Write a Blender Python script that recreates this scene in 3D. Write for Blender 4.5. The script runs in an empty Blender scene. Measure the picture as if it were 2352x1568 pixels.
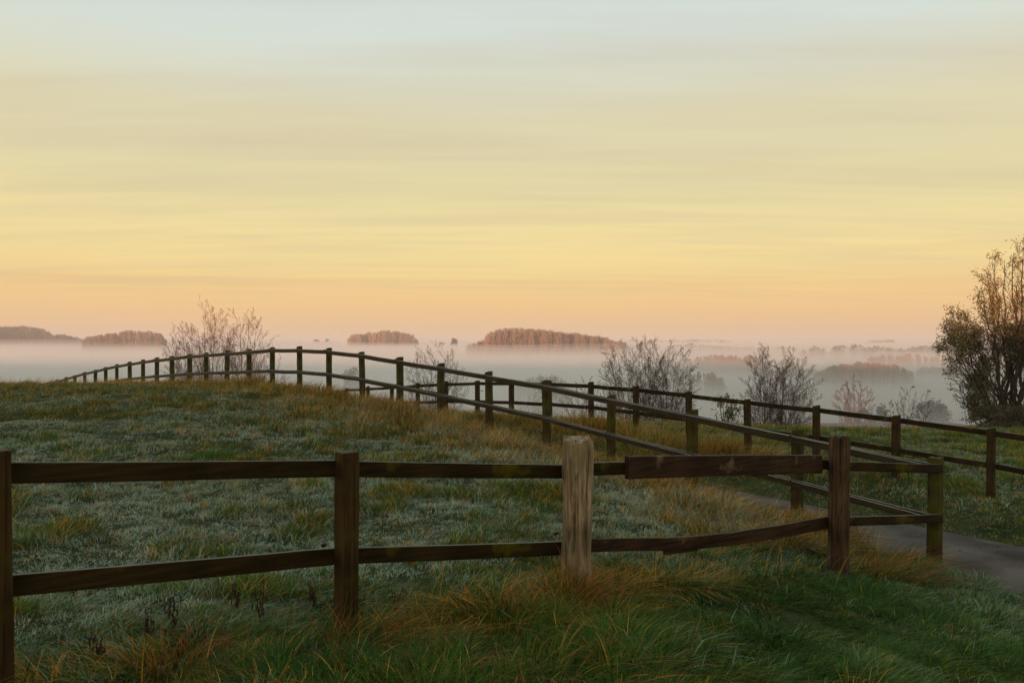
import bpy, math
import numpy as np
from mathutils import Vector, Matrix

sc = bpy.context.scene
COL = sc.collection
RAD = math.radians

# ------------------------------------------------------------------ camera
cam_d = bpy.data.cameras.new('camera')
cam = bpy.data.objects.new('camera', cam_d)
COL.objects.link(cam)
cam_d.sensor_width = 36.0
cam_d.lens = 28.78
cam_d.clip_start = 0.1
cam_d.clip_end = 20000
cam.location = (0, 0, 0)
cam.rotation_euler = (RAD(89.94), 0, 0)
sc.camera = cam
F = 1880.0          # focal length in units of the 2352 px wide photograph
CX, HY = 1176.0, 782.0

def at(x, y, D):
    """a point seen at photo position x, y standing D metres ahead"""
    return ((x - CX) / F * D, D, -(y - HY) / F * D)

# ------------------------------------------------------------------ render look
sc.view_settings.view_transform = 'Standard'
sc.view_settings.look = 'None'
sc.view_settings.exposure = 0.0
sc.view_settings.gamma = 1.0
sc.cycles.max_bounces = 12
sc.cycles.diffuse_bounces = 3
sc.cycles.glossy_bounces = 2
sc.cycles.transmission_bounces = 3
sc.cycles.volume_bounces = 8
sc.cycles.use_denoising = True
sc.cycles.use_adaptive_sampling = False
sc.cycles.sample_clamp_indirect = 4.0

SUN_EL, SUN_AZ = RAD(2.0), RAD(200.0)   # azimuth clockwise from +Y: behind the camera, a little to the left

# ------------------------------------------------------------------ world
def s2l(c):
    return tuple((v / 12.92 if v <= 0.04045 else ((v + 0.055) / 1.055) ** 2.4) for v in (c[0] / 255, c[1] / 255, c[2] / 255)) + (1.0,)

world = bpy.data.worlds.new('World')
sc.world = world
world.use_nodes = True
nt = world.node_tree
nt.nodes.clear()
N, L = nt.nodes.new, nt.links.new
out = N('ShaderNodeOutputWorld')
bg = N('ShaderNodeBackground')
L(bg.outputs[0], out.inputs['Surface'])
tc = N('ShaderNodeTexCoord')
sep = N('ShaderNodeSeparateXYZ')
L(tc.outputs['Generated'], sep.inputs[0])
# slightly wavy elevation so the colour bands are not ruled lines
mp = N('ShaderNodeMapping')
mp.inputs['Scale'].default_value = (1.3, 1.3, 9.0)
mp.inputs['Rotation'].default_value = (0, RAD(2.2), 0)
L(tc.outputs['Generated'], mp.inputs[0])
wn = N('ShaderNodeTexNoise')
wn.inputs['Scale'].default_value = 1.1
wn.inputs['Detail'].default_value = 3
L(mp.outputs[0], wn.inputs['Vector'])
wob = N('ShaderNodeMath'); wob.operation = 'MULTIPLY_ADD'
wob.inputs[1].default_value = 0.045
L(wn.outputs['Fac'], wob.inputs[0])
zz = N('ShaderNodeMath'); zz.operation = 'ADD'; zz.inputs[1].default_value = -0.0225
L(sep.outputs['Z'], zz.inputs[0])
L(zz.outputs[0], wob.inputs[2])
# the wobble fades towards the horizon
elf = N('ShaderNodeMapRange')
elf.inputs['From Min'].default_value = 0.0
elf.inputs['From Max'].default_value = 0.12
L(sep.outputs['Z'], elf.inputs['Value'])
mixz = N('ShaderNodeMix'); mixz.data_type = 'FLOAT'
L(elf.outputs[0], mixz.inputs[0]); L(sep.outputs['Z'], mixz.inputs[2]); L(wob.outputs[0], mixz.inputs[3])
ramp = N('ShaderNodeValToRGB')
L(mixz.outputs[0], ramp.inputs[0])
SKY = [(0.000, (222, 184, 150)), (0.018, (236, 194, 146)), (0.034, (243, 199, 140)), (0.056, (248, 207, 140)), (0.075, (248, 213, 145)),
       (0.095, (249, 222, 153)), (0.123, (248, 226, 160)), (0.155, (239, 223, 165)), (0.181, (232, 219, 168)), (0.214, (228, 218, 175)), (0.257, (225, 217, 180)),
       (0.282, (223, 221, 194)), (0.317, (220, 224, 208)), (0.350, (216, 226, 218)), (0.400, (214, 227, 225)), (0.620, (184, 202, 206)), (1.000, (140, 164, 178))]
cr = ramp.color_ramp
cr.interpolation = 'B_SPLINE'
while len(cr.elements) > 1:
    cr.elements.remove(cr.elements[0])
cr.elements[0].position = SKY[0][0]; cr.elements[0].color = s2l(SKY[0][1])
for p, c in SKY[1:]:
    e = cr.elements.new(p); e.color = s2l(c)
# thin high cloud streaks
zp = N('ShaderNodeMath'); zp.operation = 'ADD'; zp.inputs[1].default_value = 0.06
zab = N('ShaderNodeMath'); zab.operation = 'ABSOLUTE'; L(sep.outputs['Z'], zab.inputs[0]); L(zab.outputs[0], zp.inputs[0])
ux = N('ShaderNodeMath'); ux.operation = 'DIVIDE'; L(sep.outputs['X'], ux.inputs[0]); L(zp.outputs[0], ux.inputs[1])
uy = N('ShaderNodeMath'); uy.operation = 'DIVIDE'; L(sep.outputs['Y'], uy.inputs[0]); L(zp.outputs[0], uy.inputs[1])
cxy = N('ShaderNodeCombineXYZ'); L(ux.outputs[0], cxy.inputs[0]); L(uy.outputs[0], cxy.inputs[1])
mp2 = N('ShaderNodeMapping')
mp2.inputs['Scale'].default_value = (0.20, 1.15, 1.0)
mp2.inputs['Rotation'].default_value = (0, 0, RAD(-5.0))
L(cxy.outputs[0], mp2.inputs[0])
cn = N('ShaderNodeTexNoise')
cn.inputs['Scale'].default_value = 2.1; cn.inputs['Detail'].default_value = 8; cn.inputs['Roughness'].default_value = 0.56
cn.inputs['Distortion'].default_value = 0.25
L(mp2.outputs[0], cn.inputs['Vector'])
cf = N('ShaderNodeMapRange')
cf.inputs['From Min'].default_value = 0.40; cf.inputs['From Max'].default_value = 0.72
cf.inputs['To Max'].default_value = 0.36
L(cn.outputs['Fac'], cf.inputs['Value'])
cfe = N('ShaderNodeMath'); cfe.operation = 'MULTIPLY'
L(cf.outputs[0], cfe.inputs[0]); L(elf.outputs[0], cfe.inputs[1])
cmix = N('ShaderNodeMix'); cmix.data_type = 'RGBA'
L(cfe.outputs[0], cmix.inputs[0]); L(ramp.outputs[0], cmix.inputs[6])
cmix.inputs[7].default_value = s2l((202, 184, 158))
mp3 = N('ShaderNodeMapping'); mp3.inputs['Scale'].default_value = (1.6, 1.6, 75.0); mp3.inputs['Rotation'].default_value = (0, RAD(0.5), 0)
L(tc.outputs['Generated'], mp3.inputs[0])
ln = N('ShaderNodeTexNoise'); ln.inputs['Scale'].default_value = 1.0; ln.inputs['Detail'].default_value = 4; ln.inputs['Distortion'].default_value = 0.3
L(mp3.outputs[0], ln.inputs['Vector'])
lf_ = N('ShaderNodeMapRange'); lf_.inputs['From Min'].default_value = 0.53; lf_.inputs['From Max'].default_value = 0.70; lf_.inputs['To Max'].default_value = 0.26
L(ln.outputs['Fac'], lf_.inputs['Value'])
lz1 = N('ShaderNodeMapRange'); lz1.inputs['From Min'].default_value = 0.045; lz1.inputs['From Max'].default_value = 0.065; L(sep.outputs['Z'], lz1.inputs['Value'])
lz2 = N('ShaderNodeMapRange'); lz2.inputs['From Min'].default_value = 0.16; lz2.inputs['From Max'].default_value = 0.085; L(sep.outputs['Z'], lz2.inputs['Value'])
lm1 = N('ShaderNodeMath'); lm1.operation = 'MULTIPLY'; L(lz1.outputs[0], lm1.inputs[0]); L(lz2.outputs[0], lm1.inputs[1])
lm2 = N('ShaderNodeMath'); lm2.operation = 'MULTIPLY'; L(lm1.outputs[0], lm2.inputs[0]); L(lf_.outputs[0], lm2.inputs[1])
cmix2 = N('ShaderNodeMix'); cmix2.data_type = 'RGBA'
L(lm2.outputs[0], cmix2.inputs[0]); L(cmix.outputs[2], cmix2.inputs[6]); cmix2.inputs[7].default_value = s2l((212, 178, 140))
# one faint vapour trail high on the right
d1 = Vector(((1905 - CX) / F, 1, (HY - 107) / F)); d2 = Vector(((2240 - CX) / F, 1, (HY + 4) / F))
tn = d1.cross(d2).normalized()
dot = N('ShaderNodeVectorMath'); dot.operation = 'DOT_PRODUCT'
L(tc.outputs['Generated'], dot.inputs[0]); dot.inputs[1].default_value = tn
ab = N('ShaderNodeMath'); ab.operation = 'ABSOLUTE'; L(dot.outputs['Value'], ab.inputs[0])
tr = N('ShaderNodeMapRange'); tr.inputs['From Min'].default_value = 0.0; tr.inputs['From Max'].default_value = 0.0016
tr.inputs['To Min'].default_value = 0.22; tr.inputs['To Max'].default_value = 0.0
L(ab.outputs[0], tr.inputs['Value'])
xr = N('ShaderNodeMapRange'); xr.inputs['From Min'].default_value = 0.33; xr.inputs['From Max'].default_value = 0.42
L(sep.outputs['X'], xr.inputs['Value'])
tm = N('ShaderNodeMath'); tm.operation = 'MULTIPLY'; L(tr.outputs[0], tm.inputs[0]); L(xr.outputs[0], tm.inputs[1])
tmix = N('ShaderNodeMix'); tmix.data_type = 'RGBA'
L(tm.outputs[0], tmix.inputs[0]); L(cmix2.outputs[2], tmix.inputs[6]); tmix.inputs[7].default_value = s2l((226, 214, 190))
# clear air behind the thin cloud
sky = N('ShaderNodeTexSky')
sky.sky_type = 'NISHITA'
sky.sun_disc = False
sky.sun_elevation = SUN_EL
sky.sun_rotation = SUN_AZ
smul = N('ShaderNodeVectorMath'); smul.operation = 'SCALE'; smul.inputs['Scale'].default_value = 0.10
L(sky.outputs[0], smul.inputs[0])
fin = N('ShaderNodeMix'); fin.data_type = 'RGBA'; fin.inputs[0].default_value = 0.97
L(smul.outputs[0], fin.inputs[6]); L(tmix.outputs[2], fin.inputs[7])
# the dawn glow round the rising sun, behind the camera
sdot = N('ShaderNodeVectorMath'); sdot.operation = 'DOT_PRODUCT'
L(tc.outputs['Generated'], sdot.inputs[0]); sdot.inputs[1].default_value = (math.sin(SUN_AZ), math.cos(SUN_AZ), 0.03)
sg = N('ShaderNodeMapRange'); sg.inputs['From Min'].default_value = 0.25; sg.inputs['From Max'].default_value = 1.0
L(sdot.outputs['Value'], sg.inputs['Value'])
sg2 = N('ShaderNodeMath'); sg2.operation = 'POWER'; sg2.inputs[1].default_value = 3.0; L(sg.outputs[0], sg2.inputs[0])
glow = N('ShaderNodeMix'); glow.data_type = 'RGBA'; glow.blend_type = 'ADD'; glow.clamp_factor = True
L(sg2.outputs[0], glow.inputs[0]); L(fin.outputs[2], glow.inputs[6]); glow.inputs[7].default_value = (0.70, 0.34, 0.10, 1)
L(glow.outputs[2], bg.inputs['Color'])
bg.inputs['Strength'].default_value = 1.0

# ------------------------------------------------------------------ sun
sun_d = bpy.data.lights.new('sun', 'SUN')
sun_d.energy = 5.0
sun_d.angle = RAD(0.6)
sun_d.color = (1.0, 0.50, 0.32)
sun = bpy.data.objects.new('sun', sun_d)
COL.objects.link(sun)
sdir = Vector((math.sin(SUN_AZ) * math.cos(SUN_EL), math.cos(SUN_AZ) * math.cos(SUN_EL), math.sin(SUN_EL)))
sun.rotation_euler = sdir.to_track_quat('Z', 'Y').to_euler()
sun.location = (-20, -60, 30)

# ------------------------------------------------------------------ helpers
def tag(o, label=None, cat=None, group=None, kind=None):
    if label: o['label'] = label
    if cat: o['category'] = cat
    if group: o['group'] = group
    if kind: o['kind'] = kind
    return o

def empty(name, loc=(0, 0, 0)):
    o = bpy.data.objects.new(name, None)
    o.empty_display_size = 0.3
    COL.objects.link(o)
    o.location = loc
    return o

def mesh_obj(name, V, faces, mat, parent=None, col=None, smooth=False, loc=None):
    """faces: list of int arrays (n, k); col: per-vertex colours"""
    me = bpy.data.meshes.new(name)
    V = np.asarray(V, dtype=np.float32)
    fs = [np.asarray(f, dtype=np.int32) for f in faces if len(f)]
    me.vertices.add(len(V)); me.vertices.foreach_set('co', V.ravel())
    nl = sum(f.size for f in fs); npoly = sum(len(f) for f in fs)
    me.loops.add(nl); me.polygons.add(npoly)
    me.loops.foreach_set('vertex_index', np.concatenate([f.ravel() for f in fs]))
    tot = np.concatenate([np.full(len(f), f.shape[1], dtype=np.int32) for f in fs])
    start = np.concatenate([[0], np.cumsum(tot)[:-1]]).astype(np.int32)
    me.polygons.foreach_set('loop_start', start)
    me.polygons.foreach_set('use_smooth', np.full(npoly, bool(smooth)))
    if col is not None:
        a = me.attributes.new('tint', 'FLOAT_COLOR', 'POINT')
        c = np.ones((len(V), 4), dtype=np.float32); c[:, :3] = col
        a.data.foreach_set('color', c.ravel())
    me.update(calc_edges=True)
    me.materials.append(mat)
    o = bpy.data.objects.new(name, me)
    COL.objects.link(o)
    if parent is not None: o.parent = parent
    if loc is not None: o.location = loc
    return o

# value noise -------------------------------------------------------
_r = np.random.default_rng(7)
_T = _r.random((256, 256))
def vnoise(x, y, s=0):
    x = np.asarray(x, dtype=np.float64) + s * 17.31; y = np.asarray(y, dtype=np.float64) + s * 9.17
    xi = np.floor(x).astype(int); yi = np.floor(y).astype(int)
    fx = x - xi; fy = y - yi
    fx = fx * fx * (3 - 2 * fx); fy = fy * fy * (3 - 2 * fy)
    a = _T[xi & 255, yi & 255]; b = _T[(xi + 1) & 255, yi & 255]
    c = _T[xi & 255, (yi + 1) & 255]; d = _T[(xi + 1) & 255, (yi + 1) & 255]
    return (a * (1 - fx) + b * fx) * (1 - fy) + (c * (1 - fx) + d * fx) * fy
def fbm(x, y, s=0, oct=4):
    t = 0; a = 0.5; n = 0
    for i in range(oct):
        t = t + a * vnoise(np.asarray(x) * 2 ** i, np.asarray(y) * 2 ** i, s + i * 3); n += a; a *= 0.5
    return t / n
def sstep(a, b, x):
    t = np.clip((np.asarray(x) - a) / (b - a), 0, 1)
    return t * t * (3 - 2 * t)

# ------------------------------------------------------------------ fence plans (photo x, photo y of the post top, metres ahead)
PH = 1.2
LONG = [(1830, 986, 10.56), (1590, 938, 12.05), (1405, 904, 13.5), (1255, 872.5, 14.9), (1124, 852, 16.25), (1013, 833, 17.4),
        (918, 818.5, 18.5), (832, 805, 19.5), (755, 797, 20.5), (688, 794.5, 21.6), (627, 796, 22.75), (573, 800, 23.9),
        (522, 804.5, 25.0), (474, 808, 26.1), (434, 812, 27.2), (396, 816.5, 28.2), (361, 820.5, 29.3), (329, 825, 30.4),
        (298, 830, 31.5), (269, 835.5, 32.6), (243, 841.5, 33.7), (219, 847.5, 34.8), (195, 853.5, 35.9), (172, 860, 37.0),
        (152, 865.7, 38.1), (132, 871, 39.2), (115, 876.5, 40.3), (99, 882, 41.4), (84, 888, 42.5)]
FAR = [(2550, 1018, 12.6), (2275, 978.7, 13.95), (2058, 950.6, 15.25), (1876, 929, 16.5), (1717, 912.7, 17.75), (1583, 897.4, 19.0), (1461, 885, 20.2),
       (1357, 876.4, 21.45), (1262, 873, 22.8), (1174, 871.5, 24.1), (1096.6, 871.8, 25.4), (1025, 874, 26.7), (960, 878, 28.0),
       (900, 882, 29.3), (845.5, 886, 30.6), (795, 890, 32.0), (748, 896, 33.4)]
def plan(tab):
    return [np.array(at(*r)) for r in tab]
long_tops = plan(LONG); far_tops = plan(FAR)
corner_top = np.array([4.73, 9.17, -1.30])
near_tops = [np.array(p) for p in [(-3.62, 2.72, -0.34), (-2.405, 3.82, -0.495), (-1.015, 5.01, -0.665), (0.45, 5.93, -0.70), (3.19, 8.0, -0.93)]]

# ------------------------------------------------------------------ terrain
ctrl = [(0, 0, -1.65), (-4, 0, -1.5), (4, 0, -1.95), (-3, 2, -1.6), (3, 3, -1.95), (0, 3, -1.72), (6, 3, -2.5), (5.2, 6, -2.55), (6.3, 7.2, -2.85), (3.5, 5.6, -2.2), (10, 5, -3.0),
        (-3.6, 2.7, -1.62), (-2.33, 3.85, -1.72), (-1.0, 5.0, -1.88), (0.45, 5.93, -1.84), (1.8, 6.95, -2.08), (3.19, 8.0, -2.30), (4.73, 9.17, -2.52),
        (-6, 6, -1.75), (-3, 8, -1.86), (0, 9, -1.92), (-8, 12, -1.68), (-3, 13, -1.78), (1.2, 11, -1.98), (-12, 18, -1.50), (-6, 18, -1.47), (-1.5, 14.5, -1.82),
        (-16, 24, -1.42), (-11, 24, -1.36), (-13.6, 27.6, -1.52), (-22, 30, -1.62), (-19.5, 30, -1.66), (-17, 15, -1.5), (-30, 30, -1.7),
        (-9, 31, -3.2), (-15, 37, -3.9), (-22, 46, -5.0), (-30, 45, -4.2),
        (3.3, 14.2, -2.78), (4.2, 12.8, -2.82), (2.4, 15.8, -2.72), (5.2, 11.0, -2.88), (12, 25, -2.78), (8, 27, -2.86), (4, 27, -2.70), (1, 29, -2.85), (15, 20, -2.75), (-4, 36, -3.9), (18, 28, -3.0), (13, 15, -2.7), (22, 18, -2.9), (20, 33, -3.5), (12, 33, -3.9), (4, 34, -3.9)]
for t in long_tops[::2]: ctrl.append((t[0], t[1], t[2] - PH))
for t in far_tops[::2]: ctrl.append((t[0], t[1], t[2] - PH))
ctrl = np.array(ctrl, dtype=np.float64)
def _U(r2):
    return np.where(r2 > 1e-9, r2 * np.log(r2 + 1e-12), 0.0)
_n = len(ctrl)
_K = _U(((ctrl[:, None, :2] - ctrl[None, :, :2]) ** 2).sum(-1)) + np.eye(_n) * 4.0
_Pm = np.hstack([np.ones((_n, 1)), ctrl[:, :2]])
_A = np.block([[_K, _Pm], [_Pm.T, np.zeros((3, 3))]])
_w = np.linalg.solve(_A, np.concatenate([ctrl[:, 2], np.zeros(3)]))
def tps(X, Y):
    X = np.clip(X, -34, 26); Y = np.clip(Y, -3, 48)
    sh = X.shape; X = X.ravel(); Y = Y.ravel()
    o = np.empty(len(X))
    for i in range(0, len(X), 60000):
        x = X[i:i + 60000]; y = Y[i:i + 60000]
        r2 = (x[:, None] - ctrl[None, :, 0]) ** 2 + (y[:, None] - ctrl[None, :, 1]) ** 2
        o[i:i + 60000] = _U(r2) @ _w[:_n] + _w[_n] + _w[_n + 1] * x + _w[_n + 2] * y
    return o.reshape(sh)

def polydist(X, Y, pts):
    """distance to a polyline, the position along it (index units) and the side"""
    best = np.full(X.shape, 1e9); par = np.zeros(X.shape); side = np.zeros(X.shape)
    for i in range(len(pts) - 1):
        a = pts[i][:2]; b = pts[i + 1][:2]; d = b - a; l2 = d @ d
        tt = ((X - a[0]) * d[0] + (Y - a[1]) * d[1]) / l2
        t = np.clip(tt, -0.0, 1.0)
        dx = X - a[0] - t * d[0]; dy = Y - a[1] - t * d[1]
        dist = np.hypot(dx, dy)
        m = dist < best
        best = np.where(m, dist, best); par = np.where(m, i + t, par)
        side = np.where(m, np.sign(d[0] * dy - d[1] * dx), side)
    return best, par, side

# the lane runs beside the far fence
lane = []
_ft = [far_tops[0] + (far_tops[0] - far_tops[1]) * k for k in (9, 6, 3)] + far_tops
for i, p in enumerate(_ft):
    a = _ft[max(i - 1, 0)]; b = _ft[min(i + 1, len(_ft) - 1)]
    d = (b - a)[:2]; d = d / np.hypot(*d)
    nrm = np.array([-d[1], d[0]])
    if nrm[1] > 0: nrm = -nrm
    q = p[:2] + nrm * 3.0
    z = p[2] - PH - 0.33 if i >= 3 else _ft[3][2] - PH - 0.33 - 0.05 * (3 - i)
    lane.append(np.array([q[0], q[1], z]))
LANE_W = 1.22
_lz = np.array([p[2] for p in lane])
_lz = np.clip(_lz, -3.3, -2.72) ; _lz[:8] = np.linspace(-3.12, -2.9, 8)

def height(X, Y, rough=True):
    X = np.asarray(X, dtype=np.float64); Y = np.asarray(Y, dtype=np.float64)
    near = tps(X, Y)
    # bumps of the turf
    if rough:
        fade = 1 - sstep(60, 120, np.hypot(X, Y))
        near = near + fade * (0.12 * (fbm(X * 0.55, Y * 0.55, 1) - 0.5) + 0.15 * (fbm(X * 1.5, Y * 1.5, 2) - 0.5))
    # lane cutting
    d, par, _s = polydist(X, Y, lane)
    lz = np.interp(par, np.arange(len(lane)), _lz)
    k = 1 - sstep(LANE_W + 0.05, LANE_W + 1.5, d)
    near = near * (1 - k) + (lz - 0.012) * k
    # the brow of the hill and the valley behind
    yc = np.maximum(29.0, 17.0 - np.maximum(X, -50)) + 4.0
    e = np.maximum(Y - yc, 0)
    drop = 0.020 * np.minimum(e, 8) ** 2 + 0.32 * np.maximum(e - 8, 0)
    sidefall = 0.0006 * np.maximum(np.abs(X - 0) - 40, 0) ** 1.5
    hill = near - drop - sidefall * sstep(20, 60, Y)
    floor = -16.0 + 1.6 * (fbm(X * 0.006, Y * 0.006, 5) - 0.5)
    s = 1.2
    h = np.maximum(hill, floor) + s * np.exp(-np.abs(hill - floor) / s) * 0.5
    # a shelf of ploughed land below the brow on the right
    mk = sstep(20, 27, X) * (1 - sstep(46, 56, X)) * sstep(58, 66, Y) * (1 - sstep(86, 92, Y))
    h = np.maximum(h, -8.75 - 9 * (1 - mk))
    # behind the camera the ground climbs to an unseen rise shaped to keep the low sun off the pasture
    back = sstep(-6, -62, Y)
    h = np.where(Y < -3, near + back * (5.4 + 1.0 * (fbm(X * 0.03, Y * 0.03, 9) - 0.5) - near * 1.0 - 1.65) , h)
    return h

def axis(fine0, fine1, step, lo, hi, g=1.09):
    a = list(np.arange(fine0, fine1 + 1e-6, step))
    s = step; v = a[-1]; up = []
    while v < hi: s *= g; v += s; up.append(v)
    s = step; v = a[0]; dn = []
    while v > lo: s *= g; v -= s; dn.append(v)
    return np.array(dn[::-1] + a + up)
gx = axis(-20, 18, 0.22, -3400, 3400)
gy = axis(0, 42, 0.22, -150, 5600)
GX, GY = np.meshgrid(gx, gy, indexing='ij')
GZ = height(GX, GY)
nx, ny = GX.shape
idx = np.arange(nx * ny).reshape(nx, ny)
quads = np.stack([idx[:-1, :-1], idx[1:, :-1], idx[1:, 1:], idx[:-1, 1:]], -1).reshape(-1, 4)

# ------------------------------------------------------------------ materials
def new_mat(name):
    m = bpy.data.materials.new(name); m.use_nodes = True
    t = m.node_tree; t.nodes.clear()
    return m, t, t.nodes.new, t.links.new

def ground_material():
    m, t, N, L = new_mat('turf soil')
    o = N('ShaderNodeOutputMaterial'); b = N('ShaderNodeBsdfPrincipled'); L(b.outputs[0], o.inputs[0])
    g = N('ShaderNodeNewGeometry')
    n1 = N('ShaderNodeTexNoise'); n1.inputs['Scale'].default_value = 1.6; n1.inputs['Detail'].default_value = 8
    L(g.outputs['Position'], n1.inputs['Vector'])
    r = N('ShaderNodeValToRGB'); L(n1.outputs['Fac'], r.inputs[0])
    r.color_ramp.elements[0].position = 0.35; r.color_ramp.elements[0].color = (0.018, 0.028, 0.008, 1)
    r.color_ramp.elements[1].position = 0.7; r.color_ramp.elements[1].color = (0.055, 0.060, 0.020, 1)
    # far fields of ploughed soil and rough grass
    n2 = N('ShaderNodeTexVoronoi'); n2.inputs['Scale'].default_value = 0.006
    L(g.outputs['Position'], n2.inputs['Vector'])
    r2 = N('ShaderNodeValToRGB'); L(n2.outputs['Color'], r2.inputs[0])
    r2.color_ramp.elements[0].color = (0.10, 0.065, 0.06, 1); r2.color_ramp.elements[1].color = (0.09, 0.09, 0.045, 1)
    sp = N('ShaderNodeSeparateXYZ'); L(g.outputs['Position'], sp.inputs[0])
    mr = N('ShaderNodeMapRange'); mr.inputs['From Min'].default_value = 50; mr.inputs['From Max'].default_value = 75
    L(sp.outputs['Y'], mr.inputs['Value'])
    mx = N('ShaderNodeMix'); mx.data_type = 'RGBA'
    L(mr.outputs[0], mx.inputs[0]); L(r.outputs[0], mx.inputs[6]); L(r2.outputs[0], mx.inputs[7])
    L(mx.outputs[2], b.inputs['Base Color']); b.inputs['Roughness'].default_value = 0.95
    b.inputs['Specular IOR Level'].default_value = 0.1
    bn = N('ShaderNodeTexNoise'); bn.inputs['Scale'].default_value = 22; bn.inputs['Detail'].default_value = 6
    L(g.outputs['Position'], bn.inputs['Vector'])
    bp = N('ShaderNodeBump'); bp.inputs['Strength'].default_value = 0.6; bp.inputs['Distance'].default_value = 0.05
    L(bn.outputs['Fac'], bp.inputs['Height']); L(bp.outputs[0], b.inputs['Normal'])
    return m

def leaf_material(name, rough=0.6, trans=0.3, spec=0.25):
    m, t, N, L = new_mat(name)
    o = N('ShaderNodeOutputMaterial'); b = N('ShaderNodeBsdfPrincipled')
    a = N('ShaderNodeAttribute'); a.attribute_name = 'tint'
    L(a.outputs['Color'], b.inputs['Base Color']); b.inputs['Roughness'].default_value = rough
    b.inputs['Specular IOR Level'].default_value = spec
    if trans > 0:
        tr = N('ShaderNodeBsdfTranslucent'); L(a.outputs['Color'], tr.inputs['Color'])
        mx = N('ShaderNodeMixShader'); mx.inputs[0].default_value = trans
        L(b.outputs[0], mx.inputs[1]); L(tr.outputs[0], mx.inputs[2]); L(mx.outputs[0], o.inputs[0])
    else:
        L(b.outputs[0], o.inputs[0])
    return m

def wood_material(name, c_dark, c_light, lichen=(0.10, 0.10, 0.008), lich_lo=0.60, lich_hi=0.72, rough=0.62, grain=1.0, axis_z=True, frost=0.0, spec=0.12):
    m, t, N, L = new_mat(name)
    o = N('ShaderNodeOutputMaterial'); b = N('ShaderNodeBsdfPrincipled'); L(b.outputs[0], o.inputs[0])
    tcn = N('ShaderNodeTexCoord')
    mpn = N('ShaderNodeMapping')
    mpn.inputs['Scale'].default_value = (30, 30, 1.6) if axis_z else (1.6, 30, 30)
    L(tcn.outputs['Object'], mpn.inputs[0])
    n = N('ShaderNodeTexNoise'); n.inputs['Scale'].default_value = 1.0; n.inputs['Detail'].default_value = 9; n.inputs['Roughness'].default_value = 0.65; n.inputs['Distortion'].default_value = 0.8
    L(mpn.outputs[0], n.inputs['Vector'])
    r = N('ShaderNodeValToRGB'); L(n.outputs['Fac'], r.inputs[0])
    r.color_ramp.elements[0].position = 0.33; r.color_ramp.elements[0].color = (*c_dark, 1)
    r.color_ramp.elements[1].position = 0.68; r.color_ramp.elements[1].color = (*c_light, 1)
    # large stains
    n3 = N('ShaderNodeTexNoise'); n3.inputs['Scale'].default_value = 2.6; n3.inputs['Detail'].default_value = 4
    L(tcn.outputs['Object'], n3.inputs['Vector'])
    st = N('ShaderNodeMapRange'); st.inputs['From Min'].default_value = 0.35; st.inputs['From Max'].default_value = 0.65
    st.inputs['To Min'].default_value = 0.55; st.inputs['To Max'].default_value = 1.25
    L(n3.outputs['Fac'], st.inputs['Value'])
    mu = N('ShaderNodeVectorMath'); mu.operation = 'SCALE'; L(r.outputs[0], mu.inputs[0]); L(st.outputs[0], mu.inputs['Scale'])
    # drying cracks along the grain
    mpc = N('ShaderNodeMapping'); mpc.inputs['Scale'].default_value = (55, 55, 1.1) if axis_z else (1.1, 55, 55); mpc.inputs['Location'].default_value = (3, 7, 5)
    L(tcn.outputs['Object'], mpc.inputs[0])
    nc_ = N('ShaderNodeTexNoise'); nc_.inputs['Scale'].default_value = 1.0; nc_.inputs['Detail'].default_value = 3; L(mpc.outputs[0], nc_.inputs['Vector'])
    ck = N('ShaderNodeMapRange'); ck.inputs['From Min'].default_value = 0.60; ck.inputs['From Max'].default_value = 0.66; ck.inputs['To Min'].default_value = 1.0; ck.inputs['To Max'].default_value = 0.35
    L(nc_.outputs['Fac'], ck.inputs['Value'])
    mu2 = N('ShaderNodeVectorMath'); mu2.operation = 'SCALE'; L(mu.outputs[0], mu2.inputs[0]); L(ck.outputs[0], mu2.inputs['Scale'])
    mu = mu2
    # algae and lichen
    n2 = N('ShaderNodeTexNoise'); n2.inputs['Scale'].default_value = 4.5; n2.inputs['Detail'].default_value = 7
    L(tcn.outputs['Object'], n2.inputs['Vector'])
    lr = N('ShaderNodeMapRange'); lr.inputs['From Min'].default_value = lich_lo; lr.inputs['From Max'].default_value = lich_hi
    lr.inputs['To Max'].default_value = 0.85
    L(n2.outputs['Fac'], lr.inputs['Value'])
    mx = N('ShaderNodeMix'); mx.data_type = 'RGBA'
    L(lr.outputs[0], mx.inputs[0]); L(mu.outputs[0], mx.inputs[6]); mx.inputs[7].default_value = (*lichen, 1)
    ge = N('ShaderNodeNewGeometry'); sz = N('ShaderNodeSeparateXYZ'); L(ge.outputs['True Normal'], sz.inputs[0])
    fz = N('ShaderNodeMapRange'); fz.inputs['From Min'].default_value = 0.75; fz.inputs['From Max'].default_value = 0.95; fz.inputs['To Max'].default_value = frost
    L(sz.outputs['Z'], fz.inputs['Value'])
    fm = N('ShaderNodeMath'); fm.operation = 'MULTIPLY'; L(fz.outputs[0], fm.inputs[0]); L(n.outputs['Fac'], fm.inputs[1])
    mf = N('ShaderNodeMix'); mf.data_type = 'RGBA'
    L(fm.outputs[0], mf.inputs[0]); L(mx.outputs[2], mf.inputs[6]); mf.inputs[7].default_value = (0.42, 0.44, 0.40, 1)
    L(mf.outputs[2], b.inputs['Base Color'])
    b.inputs['Roughness'].default_value = rough
    b.inputs['Specular IOR Level'].default_value = spec
    bp = N('ShaderNodeBump'); bp.inputs['Strength'].default_value = 0.55 * grain; bp.inputs['Distance'].default_value = 0.006
    L(n.outputs['Fac'], bp.inputs['Height']); L(bp.outputs[0], b.inputs['Normal'])
    return m

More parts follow.
